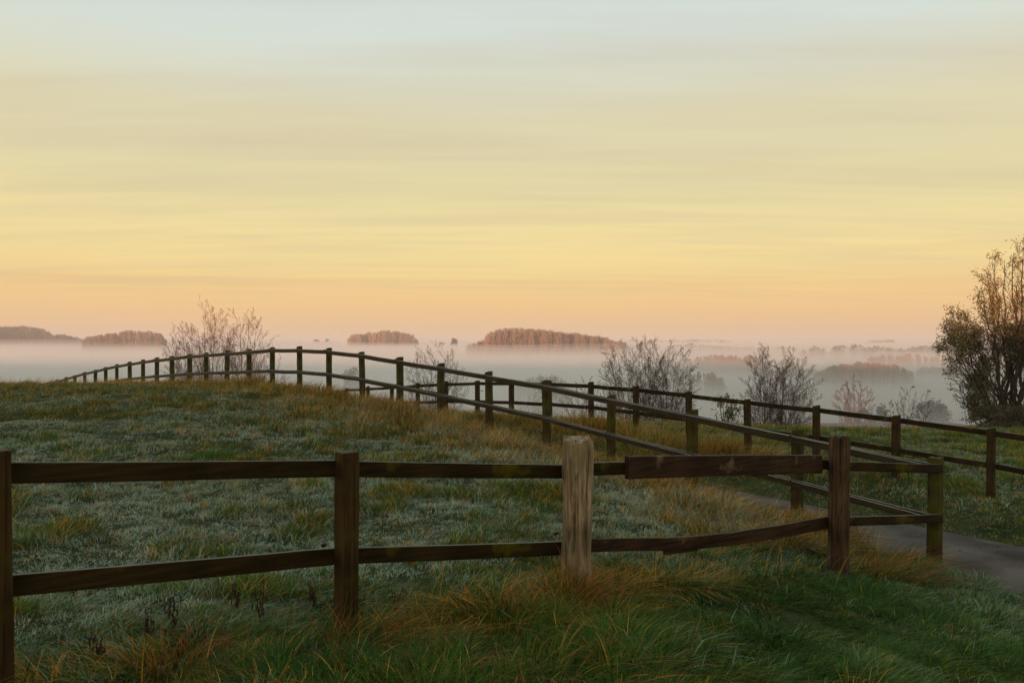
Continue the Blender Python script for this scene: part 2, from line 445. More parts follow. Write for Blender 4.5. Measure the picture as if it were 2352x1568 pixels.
def plain(name, c, rough=0.6, spec=0.3, metal=0.0):
    m, t, N, L = new_mat(name)
    o = N('ShaderNodeOutputMaterial'); b = N('ShaderNodeBsdfPrincipled'); L(b.outputs[0], o.inputs[0])
    tcn = N('ShaderNodeTexCoord'); n = N('ShaderNodeTexNoise'); n.inputs['Scale'].default_value = 9; n.inputs['Detail'].default_value = 5
    L(tcn.outputs['Object'], n.inputs['Vector'])
    r = N('ShaderNodeValToRGB'); L(n.outputs['Fac'], r.inputs[0])
    r.color_ramp.elements[0].position = 0.3; r.color_ramp.elements[0].color = (*(v * 0.7 for v in c), 1)
    r.color_ramp.elements[1].position = 0.7; r.color_ramp.elements[1].color = (*(min(v * 1.25, 1) for v in c), 1)
    L(r.outputs[0], b.inputs['Base Color']); b.inputs['Roughness'].default_value = rough
    b.inputs['Specular IOR Level'].default_value = spec; b.inputs['Metallic'].default_value = metal
    return m

M_ground = ground_material()
M_grass = leaf_material('grass blades', 0.6, 0.15, 0.12)
M_leaf = leaf_material('leaves', 0.6, 0.25)
M_bark = leaf_material('bark', 0.9, 0.0, 0.15)
M_post = wood_material('brown post wood', (0.016, 0.0085, 0.0022), (0.070, 0.037, 0.010), lich_lo=0.52, lich_hi=0.72, lichen=(0.050, 0.048, 0.002), frost=0.1)
M_post_green = wood_material('algae covered post wood', (0.016, 0.0095, 0.0022), (0.070, 0.042, 0.010), lich_lo=0.40, lich_hi=0.62, lichen=(0.058, 0.062, 0.004), frost=0.1)
M_rail = wood_material('brown rail wood', (0.011, 0.0065, 0.0016), (0.040, 0.024, 0.006), lich_lo=0.60, lich_hi=0.70, lichen=(0.075, 0.066, 0.002), axis_z=False, frost=0.6, spec=0.08)
M_rail_wet = wood_material('damp rail wood', (0.014, 0.009, 0.004), (0.048, 0.033, 0.014), lich_lo=0.62, lich_hi=0.75, rough=0.5, axis_z=False, frost=0.5, spec=0.25)
M_old = wood_material('weathered grey wood', (0.070, 0.048, 0.024), (0.46, 0.36, 0.225), lich_lo=0.62, lich_hi=0.8, lichen=(0.18, 0.15, 0.02), rough=0.85, grain=2.0, frost=0.2)
M_old2 = wood_material('weathered dark wood', (0.022, 0.012, 0.006), (0.125, 0.078, 0.040), lich_lo=0.62, lich_hi=0.8, lichen=(0.10, 0.08, 0.01), rough=0.85, grain=1.8, frost=0.2)
M_board = wood_material('stained board wood', (0.010, 0.005, 0.003), (0.062, 0.030, 0.012), lichen=(0.15, 0.105, 0.06), lich_lo=0.64, lich_hi=0.72, rough=0.7, axis_z=False, frost=0.2)
M_wire = plain('galvanised wire', (0.42, 0.42, 0.40), 0.4, 0.5, 0.3)
M_black = plain('black plastic', (0.012, 0.012, 0.012), 0.4, 0.4)

ground = mesh_obj('ground', np.stack([GX, GY, GZ], -1).reshape(-1, 3), [quads], M_ground, smooth=True)
tag(ground, 'frosty pasture hill falling away to the misty valley floor', 'ground', kind='structure')

fxa, fya = np.meshgrid(np.linspace(23, 50, 40), np.linspace(60, 89, 50), indexing='ij')
fi = np.arange(2000).reshape(40, 50)
m_, t_, N_, L_ = new_mat('ploughed soil')
o_ = N_('ShaderNodeOutputMaterial'); b_ = N_('ShaderNodeBsdfPrincipled'); L_(b_.outputs[0], o_.inputs[0]); g_ = N_('ShaderNodeNewGeometry')
w_ = N_('ShaderNodeTexNoise'); w_.inputs['Scale'].default_value = 1.2; w_.inputs['Detail'].default_value = 8; L_(g_.outputs['Position'], w_.inputs['Vector'])
r_ = N_('ShaderNodeValToRGB'); L_(w_.outputs['Fac'], r_.inputs[0])
r_.color_ramp.elements[0].position = 0.3; r_.color_ramp.elements[0].color = (0.13, 0.085, 0.075, 1); r_.color_ramp.elements[1].position = 0.7; r_.color_ramp.elements[1].color = (0.26, 0.18, 0.17, 1)
L_(r_.outputs[0], b_.inputs['Base Color']); b_.inputs['Roughness'].default_value = 1.0
fz_ = np.maximum(height(fxa, fya), -8.75) + 0.05 - 4.0 * (1 - sstep(23, 25, fxa) * (1 - sstep(47, 50, fxa)) * sstep(60, 62, fya) * (1 - sstep(87, 89, fya)))
o = mesh_obj('field', np.stack([fxa, fya, fz_], -1).reshape(-1, 3), [np.stack([fi[:-1, :-1], fi[1:, :-1], fi[1:, 1:], fi[:-1, 1:]], -1).reshape(-1, 4)], m_, smooth=True)
tag(o, 'strip of mauve brown ploughed field just beyond the brow on the right', 'field', kind='structure')

# ------------------------------------------------------------------ lane
def asphalt():
    m, t, N, L = new_mat('worn asphalt')
    o = N('ShaderNodeOutputMaterial'); b = N('ShaderNodeBsdfPrincipled'); L(b.outputs[0], o.inputs[0])
    g = N('ShaderNodeNewGeometry')
    n = N('ShaderNodeTexNoise'); n.inputs['Scale'].default_value = 34; n.inputs['Detail'].default_value = 8; n.inputs['Roughness'].default_value = 0.75
    L(g.outputs['Position'], n.inputs['Vector'])
    n2 = N('ShaderNodeTexNoise'); n2.inputs['Scale'].default_value = 1.1; n2.inputs['Detail'].default_value = 6
    L(g.outputs['Position'], n2.inputs['Vector'])
    ad = N('ShaderNodeMath'); ad.operation = 'MULTIPLY_ADD'; ad.inputs[1].default_value = 0.5
    L(n.outputs['Fac'], ad.inputs[0]); L(n2.outputs['Fac'], ad.inputs[2])
    r = N('ShaderNodeValToRGB'); L(ad.outputs[0], r.inputs[0])
    r.color_ramp.elements[0].position = 0.62; r.color_ramp.elements[0].color = (0.028, 0.022, 0.018, 1)
    r.color_ramp.elements[1].position = 0.88; r.color_ramp.elements[1].color = (0.12, 0.10, 0.082, 1)
    L(r.outputs[0], b.inputs['Base Color']); b.inputs['Roughness'].default_value = 0.85; b.inputs['Specular IOR Level'].default_value = 0.25
    bp = N('ShaderNodeBump'); bp.inputs['Strength'].default_value = 0.5; bp.inputs['Distance'].default_value = 0.01
    L(n.outputs['Fac'], bp.inputs['Height']); L(bp.outputs[0], b.inputs['Normal'])
    return m
lp = np.array(lane); lp[:, 2] = _lz
ts = np.linspace(0, len(lp) - 1, 260)
cl = np.stack([np.interp(ts, np.arange(len(lp)), lp[:, k]) for k in range(3)], -1)
tg = np.gradient(cl[:, :2], axis=0); tg /= np.linalg.norm(tg, axis=1)[:, None]
nr = np.stack([-tg[:, 1], tg[:, 0]], -1)
LV = []
for k, o_ in enumerate(np.linspace(-1, 1, 9)):
    w = LANE_W * o_ * (1 + 0.05 * (vnoise(ts * 3.1, np.full_like(ts, k * (abs(o_) > 0.9))) - 0.5))
    LV.append(np.column_stack([cl[:, :2] + nr * w[:, None], cl[:, 2] + 0.03 * (1 - o_ * o_) + 0.004]))
LV = np.array(LV).transpose(1, 0, 2)
ii = np.arange(260 * 9).reshape(260, 9)
lq = np.stack([ii[:-1, :-1], ii[:-1, 1:], ii[1:, 1:], ii[1:, :-1]], -1).reshape(-1, 4)
o = mesh_obj('road', LV.reshape(-1, 3), [lq[:, ::-1]], asphalt(), smooth=True)
tag(o, 'narrow grey asphalt lane between the two fences', 'road', kind='structure')

_rg = np.random.default_rng(5)
_k = _rg.integers(0, 150, 260); _o = np.sign(_rg.normal(0, 1, 260)) * _rg.random(260) ** 0.45 * LANE_W * 0.98
lx0 = cl[_k, 0] + nr[_k, 0] * _o + _rg.normal(0, 0.1, 260); ly0 = cl[_k, 1] + nr[_k, 1] * _o; lz0 = cl[_k, 2] + 0.03 * (1 - (_o / LANE_W) ** 2) + 0.012
_a = _rg.random(260) * 6.28; _s = _rg.uniform(0.018, 0.042, 260)
_c = np.stack([np.cos(_a), np.sin(_a), _rg.normal(0, 0.12, 260)], -1) * _s[:, None]; _d = np.stack([-np.sin(_a), np.cos(_a), _rg.normal(0, 0.12, 260)], -1) * _s[:, None] * 0.55
_P = np.stack([lx0, ly0, lz0], -1)
o = mesh_obj('fallen_leaves', np.stack([_P - _c, _P + _d, _P + _c, _P - _d], 1).reshape(-1, 3), [np.arange(1040).reshape(-1, 4)], M_leaf, col=np.repeat(np.array([0.055, 0.030, 0.014])[None] * _rg.uniform(0.4, 2.2, (260, 1)), 4, 0))
tag(o, 'small dark fallen leaves scattered on the grey lane', 'fallen leaves', kind='stuff')

# ------------------------------------------------------------------ fences
def section(w, h, ch):
    a, b = w / 2, h / 2
    return np.array([(-a, -b + ch), (-a, b - ch), (-a + ch, b), (a - ch, b), (a, b - ch), (a, -b + ch), (a - ch, -b), (-a + ch, -b)])
def post_mesh(w, hgt, seed=0, under=0.35, style='slant', d=None, ch=0.005, wob=0.004, round_=False):
    r = np.random.default_rng(seed)
    if round_:
        an = np.linspace(0, 2 * np.pi, 20, endpoint=False)
        s = np.stack([np.sign(np.cos(an)) * np.abs(np.cos(an)) ** 0.62 * w / 2, np.sign(np.sin(an)) * np.abs(np.sin(an)) ** 0.62 * (d or w) / 2], -1)
    else:
        s = section(w, d or w, ch)
    n = len(s); K = 15
    zs = np.linspace(-under, hgt, K)
    V = []
    ph = r.random(4) * 6
    jit = r.normal(0, wob, (K, n, 2)) * (1.0 if round_ else 0.25)
    lean = r.normal(0, 0.008, 2)
    for k, z in enumerate(zs):
        t = z / hgt
        off = np.array([math.sin(t * 2.3 + ph[0]) * wob * 1.5, math.sin(t * 2.9 + ph[1]) * wob * 1.5]) + lean * z
        q = s * (1 + 0.015 * math.sin(t * 4 + ph[2])) + off + jit[k]
        zz_ = np.full(n, z)
        if k == K - 1:
            if style == 'slant': zz_ = z - 0.020 - 0.22 * (s[:, 0])
            elif style == 'peak': zz_ = z - 0.012 - 0.10 * np.abs(s[:, 0])
            else: zz_ = z - 0.01 + r.normal(0, 0.010, n)
        V.append(np.column_stack([q, zz_]))
    top = V[-1].mean(0)
    # an inner ring on the top gives a weathered rim
    inner = V[-1].copy(); inner[:, :2] = top[:2] + (inner[:, :2] - top[:2]) * 0.86
    inner[:, 2] += {'slant': 0.001, 'peak': 0.003, 'rough': 0.006}[style]
    V.append(inner)
    c = inner.mean(0); c[2] += {'slant': 0.0, 'peak': 0.004, 'rough': -0.004}[style]
    V = np.vstack(V + [c[None]])
    f = []
    for k in range(K):
        a = np.arange(n) + k * n; b = np.roll(np.arange(n), -1) + k * n
        f.append(np.stack([a, b, b + n, a + n], -1))
    a = np.arange(n) + K * n; b = np.roll(np.arange(n), -1) + K * n
    tri = np.stack([a, b, np.full(n, len(V) - 1)], -1)
    return V, [np.vstack(f), tri]

def add_post(parent, top, w, rotz, mat, seed, name='post', hgt=1.25, style='slant', d=None, round_=False, wob=0.004, label=None):
    V, f = post_mesh(w, hgt, seed, style=style, d=d, round_=round_, wob=wob)
    # section() winds clockwise: flip so that the faces look outwards
    fl = [q[:, ::-1] for q in f] if not round_ else f
    o = mesh_obj(name, V, fl, mat, parent, smooth=False)
    o.location = Vector((top[0], top[1], top[2] - hgt)) - parent.location
    o.rotation_euler = (0, 0, rotz)
    if label: o['label'] = label
    return o

def bar(parent, pts, h, th, mat, seed, name='rail', ch=0.003, sag=0.002, label=None, sub=8, wob=0.0008, taper=1.0):
    """a sawn board following the points; its long axis is local x so the grain follows it"""
    pts = np.array(pts, dtype=float)
    r = np.random.default_rng(seed)
    P = []
    for i in range(len(pts) - 1):
        tt = np.linspace(0, 1, sub, endpoint=(i == len(pts) - 2))
        seg = pts[i][None] * (1 - tt[:, None]) + pts[i + 1][None] * tt[:, None]
        seg[:, 2] -= 4 * sag * tt * (1 - tt)
        P.append(seg)
    P = np.vstack(P)
    org = P[0].copy()
    d = P[-1] - P[0]; ang = math.atan2(d[1], d[0])
    ca, sa = math.cos(ang), math.sin(ang)
    Q = P - org
    loc = np.column_stack([Q[:, 0] * ca + Q[:, 1] * sa, -Q[:, 0] * sa + Q[:, 1] * ca, Q[:, 2]])
    T = np.gradient(loc, axis=0); T /= np.linalg.norm(T, axis=1)[:, None]
    side = np.column_stack([-T[:, 1], T[:, 0], np.zeros(len(T))]); side /= np.linalg.norm(side, axis=1)[:, None]
    up = np.array([0, 0, 1.0])
    s = section(th, h, ch); n = len(s)
    jj = r.normal(0, wob, (len(loc), 2))
    V = []
    for k in range(len(loc)):
        V.append(loc[k][None] + side[k][None] * (s[:, 0:1] + jj[k, 0]) + up[None] * (s[:, 1:2] * (1 + (taper - 1) * k / (len(loc) - 1)) + jj[k, 1]))
    V = np.vstack(V + [loc[0][None], loc[-1][None]])
    f = []
    for k in range(len(loc) - 1):
        a = np.arange(n) + k * n; b = np.roll(np.arange(n), -1) + k * n
        f.append(np.stack([a, a + n, b + n, b], -1))
    a = np.arange(n); b = np.roll(a, -1)
    c0 = len(V) - 2; base = (len(loc) - 1) * n
    tri = np.vstack([np.stack([a, b, np.full(n, c0)], -1), np.stack([b + base, a + base, np.full(n, c0 + 1)], -1)])
    o = mesh_obj(name, V, [np.vstack(f), tri], mat, parent)
    o.location = Vector(org) - parent.location
    o.rotation_euler = (0, 0, ang)
    if label: o['label'] = label
    return o

def tube(pts, rads, k=6):
    """swept tube through the points"""
    pts = np.asarray(pts, float); rads = np.broadcast_to(np.asarray(rads, float), (len(pts),))
    T = np.gradient(pts, axis=0); T /= np.linalg.norm(T, axis=1)[:, None] + 1e-9
    ref = np.where(np.abs(T[:, 2:3]) > 0.9, np.array([[1.0, 0, 0]]), np.array([[0, 0, 1.0]]))
    A = np.cross(T, ref); A /= np.linalg.norm(A, axis=1)[:, None]; B = np.cross(T, A)
    an = np.linspace(0, 2 * np.pi, k, endpoint=False)
    V = (pts[:, None] + rads[:, None, None] * (A[:, None] * np.cos(an)[None, :, None] + B[:, None] * np.sin(an)[None, :, None])).reshape(-1, 3)
    f = []
    for i in range(len(pts) - 1):
        a = np.arange(k) + i * k; b = np.roll(np.arange(k), -1) + i * k
        f.append(np.stack([a, b, b + k, a + k], -1))
    return V, np.vstack(f)

def fence_dir(pts, i):
    a = pts[max(i - 1, 0)]; b = pts[min(i + 1, len(pts) - 1)]
    d = (b - a)[:2]; return d / np.hypot(*d)

def run_fence(name, tops, label, group, offside, mat_post, mat_rail, wire=False, style='slant', first_skip=False, extra_first=None):
    root = empty(name, (float(tops[0][0]), float(tops[0][1]), float(tops[0][2] - PH)))
    tag(root, label, 'fence', group)
    rng = np.random.default_rng(abs(hash(len(tops))) % 999)
    W = 0.115
    rails_pts = []
    for i, p in enumerate(tops):
        d = fence_dir(tops, i)
        nrm = np.array([-d[1], d[0]]) * offside
        rails_pts.append(np.array([p[0] + nrm[0] * (W / 2 + 0.02), p[1] + nrm[1] * (W / 2 + 0.02), p[2]]))
        if not (first_skip and i == 0):
            jz = rng.normal(0, 0.010)
            add_post(root, p + np.array([0, 0, jz]), W * rng.uniform(0.92, 1.08), math.atan2(d[1], d[0]) + rng.normal(0, 0.05), mat_post, 100 + i, style=style, wob=0.005)
    if extra_first is not None:
        rails_pts[0] = extra_first
    i = 0
    n = len(tops)
    for lvl, dz in (('upper', -0.07 - 0.05), ('lower', -0.63 - 0.05)):
        st = 0 if lvl == 'upper' else 1
        cuts = [0] + list(range(1 + st, n - 1, 2)) + [n - 1]
        cuts = sorted(set(cuts))
        for a, b in zip(cuts[:-1], cuts[1:]):
            pts = [rails_pts[k] + np.array([0, 0, dz]) for k in range(a, b + 1)]
            pts = [q.copy() for q in pts]
            # boards are sawn to butt at the middle of a post
            d = pts[-1] - pts[-2]; pts[-1] = pts[-1] - d / np.linalg.norm(d) * 0.003
            jit = rng.normal(0, 0.006, 2)
            pts[0][2] += jit[0]; pts[-1][2] += jit[1]
            bar(root, pts, 0.098 * rng.uniform(0.96, 1.04), 0.036, mat_rail, 7 * a + st, sag=0.006)
    if wire:
        for lvl, dz in ((0, -0.085), (1, -0.655)):
            P = []; off = 0.055
            for i, q in enumerate(rails_pts[:18]):
                d = fence_dir(rails_pts, i); nrm = np.array([-d[1], d[0]]) * offside
                P.append(np.array([q[0] + nrm[0] * off, q[1] + nrm[1] * off, q[2] + dz + 0.012 * (i % 2)]))
            V, f = tube(P, 0.0035, 5)
            mesh_obj('wire', V - np.array(root.location), [f], M_wire, root)
            for i in range(1, len(P), 2):
                q = P[i]; d = fence_dir(rails_pts, i); nrm = np.array([-d[1], d[0]]) * offside
                a = q - np.array([nrm[0], nrm[1], 0]) * (off - 0.015)
                V, f = tube([a, a * 0.6 + q * 0.4, q, q + np.array([nrm[0], nrm[1], 0]) * 0.012], [0.014, 0.022, 0.02, 0.004], 8)
                mesh_obj('insulator', V - np.array(root.location), [f], M_black, root)
    return root, rails_pts

# fence running from the corner post over the hill; its rails are nailed to the pasture side
long_all = [corner_top] + long_tops
run_fence('post_and_rail_fence', long_all, 'long brown rail fence curving from the corner post up over the brow of the hill', None, 1.0, M_post_green, M_rail_wet,
          wire=True, first_skip=True, extra_first=None)
run_fence('post_and_rail_fence', far_tops, 'brown rail fence along the far side of the lane, seen behind the long curving fence', None, -1.0, M_post, M_rail)

# near fence across the foreground
root = empty('post_and_rail_fence', (-3.62, 2.72, -1.6))
tag(root, 'dark rail fence closest to the camera with weathered gate post and boarded gap', 'fence')
def ndir(i):
    pts = near_tops + [corner_top]
    return fence_dir(pts, i)
def nang(i):
    d = ndir(i); return math.atan2(d[1], d[0])
add_post(root, near_tops[0], 0.112, nang(0), M_post, 11, style='peak', hgt=1.3)
add_post(root, near_tops[1], 0.112, nang(1), M_post, 12, style='peak', hgt=1.3)
add_post(root, near_tops[2], 0.112, nang(2) + 0.05, M_post, 13, style='peak', hgt=1.3)
add_post(root, near_tops[3] + np.array([0.02, -0.02, 0]), 0.205, nang(3) - 0.5, M_old, 14, style='rough', hgt=1.25, d=0.19, round_=True, wob=0.004, label='thick weathered grey gate post')
add_post(root, near_tops[4], 0.180, nang(4) - 0.6, M_old2, 15, style='rough', hgt=1.5, d=0.17, round_=True, wob=0.003, label='thick old brown gate post')
add_post(root, corner_top, 0.125, nang(4) + 0.05, M_post_green, 16, style='rough', hgt=1.35, label='corner post green with algae')
inn = np.array([-0.61, 0.79, 0])
def onrail(i, z, off=0.076):
    p = (near_tops + [corner_top])[i]
    return np.array([p[0], p[1], 0]) + inn * off + np.array([0, 0, z])
# upper boards
bar(root, [onrail(0, -0.47), onrail(1, -0.628), onrail(2, -0.790)], 0.100, 0.036, M_rail, 21)
bar(root, [onrail(2, -0.792), onrail(3, -0.958)], 0.098, 0.036, M_rail, 22)
bar(root, [onrail(0, -1.02), onrail(1, -1.166), onrail(2, -1.33)], 0.102, 0.036, M_rail, 23)
bar(root, [onrail(2, -1.332), onrail(3, -1.515)], 0.098, 0.036, M_rail, 24)
# the gap closed with spare boards
A, B = near_tops[3], near_tops[4]
def gap(t, z, off):
    p = A * (1 - t) + B * t
    return np.array([p[0], p[1], 0]) + inn * off + np.array([0, 0, z])
bar(root, [gap(0.02, -0.955, 0.13), gap(0.5, -1.085, 0.13), gap(1.0, -1.225, 0.13)], 0.098, 0.034, M_rail, 25, sag=0.0)
bar(root, [gap(0.178, -0.984, 0.075), gap(0.56, -1.086, 0.075), gap(0.945, -1.197, 0.075)], 0.176, 0.05, M_board, 26, sag=0, ch=0.006, label='wide stained board nailed across the gap')
bar(root, [gap(0.02, -1.515, 0.10), gap(0.17, -1.582, 0.10), gap(0.315, -1.655, 0.10), gap(0.43, -1.698, 0.10), gap(0.557, -1.733, 0.10), gap(0.75, -1.765, 0.10), gap(1.0, -1.792, 0.10)], 0.096, 0.034, M_board, 28, sag=0.0, sub=5, taper=1.25, label='sagging lower board across the gap')
bar(root, [gap(0.312, -1.700, 0.112), gap(0.43, -1.728, 0.112)], 0.085, 0.02, M_post, 29, name='splice_board', sag=0)
# on to the corner post
bar(root, [onrail(4, -1.235, 0.11), onrail(5, -1.425, -0.08)], 0.096, 0.034, M_rail, 30)
bar(root, [onrail(4, -1.79, 0.11), onrail(5, -1.975, -0.08)], 0.092, 0.034, M_rail, 31)
# nail heads, sub-parts of their boards
M_nail = plain('rusty nail', (0.05, 0.022, 0.012), 0.6, 0.3, 0.4)
def nails(rail, at_x, face, dz=0.028):
    for x in at_x:
        for sgn in (-1, 1):
            zc = float(np.interp(x, *rail_line(rail)))
            V, f = tube([[x, face * 0.9, zc + sgn * dz], [x, face, zc + sgn * dz], [x, face * 1.12, zc + sgn * dz]], [0.0065, 0.0065, 0.003], 8)
            mesh_obj('nail', V, [f], M_nail, rail)
def rail_line(rail):
    v = np.array([q.co[:] for q in rail.data.vertices])[:-2].reshape(-1, 8, 3).mean(1)
    return v[:, 0], v[:, 2]
for r_ in [c for c in root.children if c.name.startswith('rail')]:
    xs_ = rail_line(r_)[0]
    nails(r_, [xs_[0] + 0.10, xs_[-1] - 0.05] if r_.get('label') else [xs_[0] + 0.06], -0.024 if not r_.get('label') else -0.027)
# small plates where the rail meets the gate post
for i, (p, z) in enumerate(((onrail(3, -1.40, 0.09), 0), (onrail(2, -1.262, 0.12), 0))):
    V, f = tube([p + np.array([-0.09, -0.06, 0]), p + np.array([-0.085, -0.056, 0.0]), p + np.array([-0.06, -0.04, 0.0])], [0.004, 0.016, 0.010], 8)
    mesh_obj('insulator', V - np.array(root.location), [f], M_black, root)


# ------------------------------------------------------------------ grass
def frame(i0, pts):
    return pts
def build_blades(name, X, Y, Z, h, w, lx, ly, c0, c1, curl, nseg, mat, rng, parent=None):
    n = len(X)
    ts = np.linspace(0, 1, nseg + 1)
    ang = rng.random(n) * np.pi
    wx, wy = np.cos(ang), np.sin(ang)
    V = []; C = []
    for i, t in enumerate(ts):
        px = X + lx * h * (0.35 * t + 0.65 * t * t); py = Y + ly * h * (0.35 * t + 0.65 * t * t)
        L2 = np.hypot(lx, ly)
        pz = Z + h * (t * (1 - 0.28 * np.minimum(L2, 1.6)) - curl * t ** 3)
        wid = w * (1 - t) ** 0.7 * (0.75 + 0.5 * min(t * 3, 1)) * 0.5
        c = c0 * (1 - t) + c1 * t
        if i < nseg:
            V.append(np.stack([px - wx * wid, py - wy * wid, pz], -1)); V.append(np.stack([px + wx * wid, py + wy * wid, pz], -1))
            C.append(c); C.append(c)
        else:
            V.append(np.stack([px, py, pz], -1)); C.append(c)
    k = 2 * nseg + 1
    V = np.stack(V, 1).reshape(-1, 3); C = np.stack(C, 1).reshape(-1, 3)
    b = (np.arange(n) * k)[:, None]
    q = [b + np.array([[2 * i, 2 * i + 1, 2 * i + 3, 2 * i + 2]]) for i in range(nseg - 1)]
    tri = b + np.array([[2 * nseg - 2, 2 * nseg - 1, 2 * nseg]])
    return mesh_obj(name, V, ([np.concatenate(q)] if q else []) + [tri], mat, parent, col=C)

near_line = [p for p in near_tops] + [corner_top]
near_line = [near_line[0] + (near_line[0] - near_line[1]) * 4] + near_line
GREEN = np.array([0.038, 0.100, 0.010]); OLIVE = np.array([0.070, 0.118, 0.011]); GOLD = np.array([0.46, 0.27, 0.045])
BROWN = np.array([0.28, 0.125, 0.018]); FROST = np.array([0.58, 0.72, 0.62]); YGREEN = np.array([0.12, 0.20, 0.018])

def scatter_grass(name, D0, D1, per_m2, nb, wmul, nseg, seed, label):
    rng = np.random.default_rng(seed)
    area = 0.5 * (D0 + D1) * 1.40 * (D1 - D0) + 3.0 * (D1 - D0)
    nc = int(area * per_m2 / nb)
    Dn = np.sqrt(rng.random(nc) * (D1 ** 2 - D0 ** 2) + D0 ** 2)
    X = (rng.random(nc) * 2 - 1) * (0.70 * Dn + 1.5); Y = Dn
    dl, pl, sl = polydist(X, Y, long_all)
    dn, pn, sn = polydist(X, Y, near_line)
    df, pf, sf = polydist(X, Y, _ft)
    dr, pr, _ = polydist(X, Y, lane)
    edge = LANE_W - 0.05 + 0.36 * (vnoise(X * 1.7, Y * 1.7, 30) - 0.4)
    yc = np.maximum(29.0, 17.0 - np.maximum(X, -50)) + 4.0
    keep = (dr > edge) & (Y < yc + 3)
    X, Y, dl, sl, dn, sn, df, sf, dr, pf, pl = [a[keep] for a in (X, Y, dl, sl, dn, sn, df, sf, dr, pf, pl)]
    nc = len(X)
    pasture = (sl > 0) & (sn > 0)
    front = (sn <= 0) & (dr > 2.0) | ((sn <= 0) & (X < 5))
    front &= Y < 10.5
    outer = sf < 0
    verge = ~(pasture | front | outer)
    # tussocks: a cellular pattern of taller clumps
    tus = sstep(0.48, 0.68, fbm(X * 1.7, Y * 1.7, 40, 3)); tus2 = sstep(0.46, 0.70, fbm(X * 4.2, Y * 4.2, 44, 2))
    patch = fbm(X * 0.28, Y * 0.28, 50, 3)
    h = np.full(nc, 0.055); gold = np.zeros(nc); frost = np.zeros(nc); lush = np.zeros(nc)
    # pasture
    m = pasture
    h[m] = (0.040 + 0.095 * tus + 0.070 * tus2 * (0.4 + patch))[m]
    frost[m] = (np.clip(1.15 - 0.85 * tus - 0.45 * tus2, 0.05, 1) * sstep(0.24, 0.46, fbm(X * 0.6, Y * 0.6, 60, 3)) * (1 - 0.72 * sstep(11, 24, Y)))[m]
    gold[m] = (0.06 + 0.26 * tus2 * sstep(0.35, 0.6, patch) + 0.22 * sstep(11, 24, Y))[m]
    # ungrazed strip under the long fence
    strip = np.exp(-(dl / (0.95 + 1.5 * fbm(X * 0.5, Y * 0.5, 70, 2))) ** 2) * (pl > 0.4)
    strip2 = np.where(pasture, strip * (0.5 + 0.8 * fbm(X * 1.3, Y * 1.3, 75, 2)), 0)
    h = np.maximum(h, 0.44 * strip2); gold = np.maximum(gold, 0.85 * np.sqrt(strip2)); frost *= (1 - 0.8 * strip)
    # verge between the long fence and the lane, and beyond the lane
    m = verge
    h[m] = (0.10 + 0.12 * tus)[m]; frost[m] = (0.35 * (1 - tus))[m]; gold[m] = (0.08 + 0.16 * patch)[m]
    sv = np.exp(-(dl / 1.0) ** 2) * (sl <= 0) * sstep(0.35, 0.55, fbm(X * 0.9, Y * 0.9, 77, 2)); h = np.where(verge, np.maximum(h, 0.30 * sv), h); gold = np.where(verge, np.maximum(gold, 0.8 * sv), gold)
    reed = np.exp(-((df - 0.5) / 0.9) ** 2) * sstep(15, 18, Y) * (0.5 + fbm(X * 1.1, Y * 1.1, 78, 2)) * (sf > 0)
    h = np.maximum(h, 0.42 * reed); gold = np.maximum(gold, 0.9 * np.clip(reed, 0, 1)); frost *= 1 - np.clip(reed, 0, 1)
    # outer meadow
    m = outer
    h[m] = (0.06 + 0.15 * tus)[m]; frost[m] = (0.42 * np.clip(1 - 1.1 * tus, 0, 1))[m]; gold[m] = (0.12 + 0.50 * tus * sstep(0.45, 0.6, patch))[m]
    # foreground outside the near fence
    m = front
    lush[m] = 1
    hf = 0.060 + 0.075 * tus + 0.060 * tus2 + 0.09 * sstep(0.45, 0.6, fbm(X * 0.9 + 5, Y * 0.9, 87, 2)) * np.exp(-((X + 0.0) / 1.6) ** 2)
    gl = 0.02 + 0.50 * sstep(0.50, 0.66, fbm(X * 1.1 + 3, Y * 1.1, 80, 3)) * np.exp(-((X + 0.1) / 1.7) ** 2)
    h[m] = hf[m]; gold[m] = gl[m]
    frost[m] = (0.30 * sstep(0.45, 0.7, fbm(X * 1.6, Y * 1.6, 85, 3)) * (1 - 0.5 * tus) * np.where(X < -0.8, 1.0, 0.45) + 0.35 * sstep(3.4, 4.6, X))[m]
    # tall fringe at the feet of the near fence
    fr = np.exp(-((dn - 0.05) / 0.40) ** 2) * sstep(0.42, 0.60, fbm(X * 1.4, Y * 1.4, 90, 2))
    h = np.maximum(h, 0.27 * fr); gold = np.maximum(gold, 0.60 * fr); frost *= 1 - 0.6 * fr
    # strip just inside the near fence is greener
    ins = np.exp(-(dn / 1.1) ** 2) * pasture
    lush = np.maximum(lush, ins * 0.9); h = np.maximum(h, 0.12 * ins); frost *= 1 - 0.80 * np.exp(-(dn / 1.35) ** 2) * pasture
    gold = np.where(front & (X > 1.3), gold * 0.25, gold)
    near_bend = (sl <= 0) & (sf > 0) & (Y < 17) & (Y > 9)
    h = np.where(near_bend & (sl <= 0), np.minimum(h, 0.10), h)
    lf = sstep(1.6, 0.2, dr - LANE_W); h = h * (1 - 0.35 * lf); frost *= 1 - 0.5 * lf; lush = np.maximum(lush, lf)
    # clump properties
    cl_g = rng.random(nc) < gold; cl_f = np.clip(frost * (0.72 + 0.85 * rng.random(nc)), 0, 1)
    a0 = (fbm(X * 1.1, Y * 1.1, 95, 3) - 0.5) * 9.0
    comb = np.where(front | (ins > 0.5), 0.85, 0.38) + 0.25 * (h > 0.22)
    clx = (np.cos(a0) * comb + rng.normal(0, 0.42, nc)); cly = (np.sin(a0) * comb * 0.8 + rng.normal(0, 0.42, nc))
    kk = np.repeat(np.arange(nc), nb); n = len(kk)
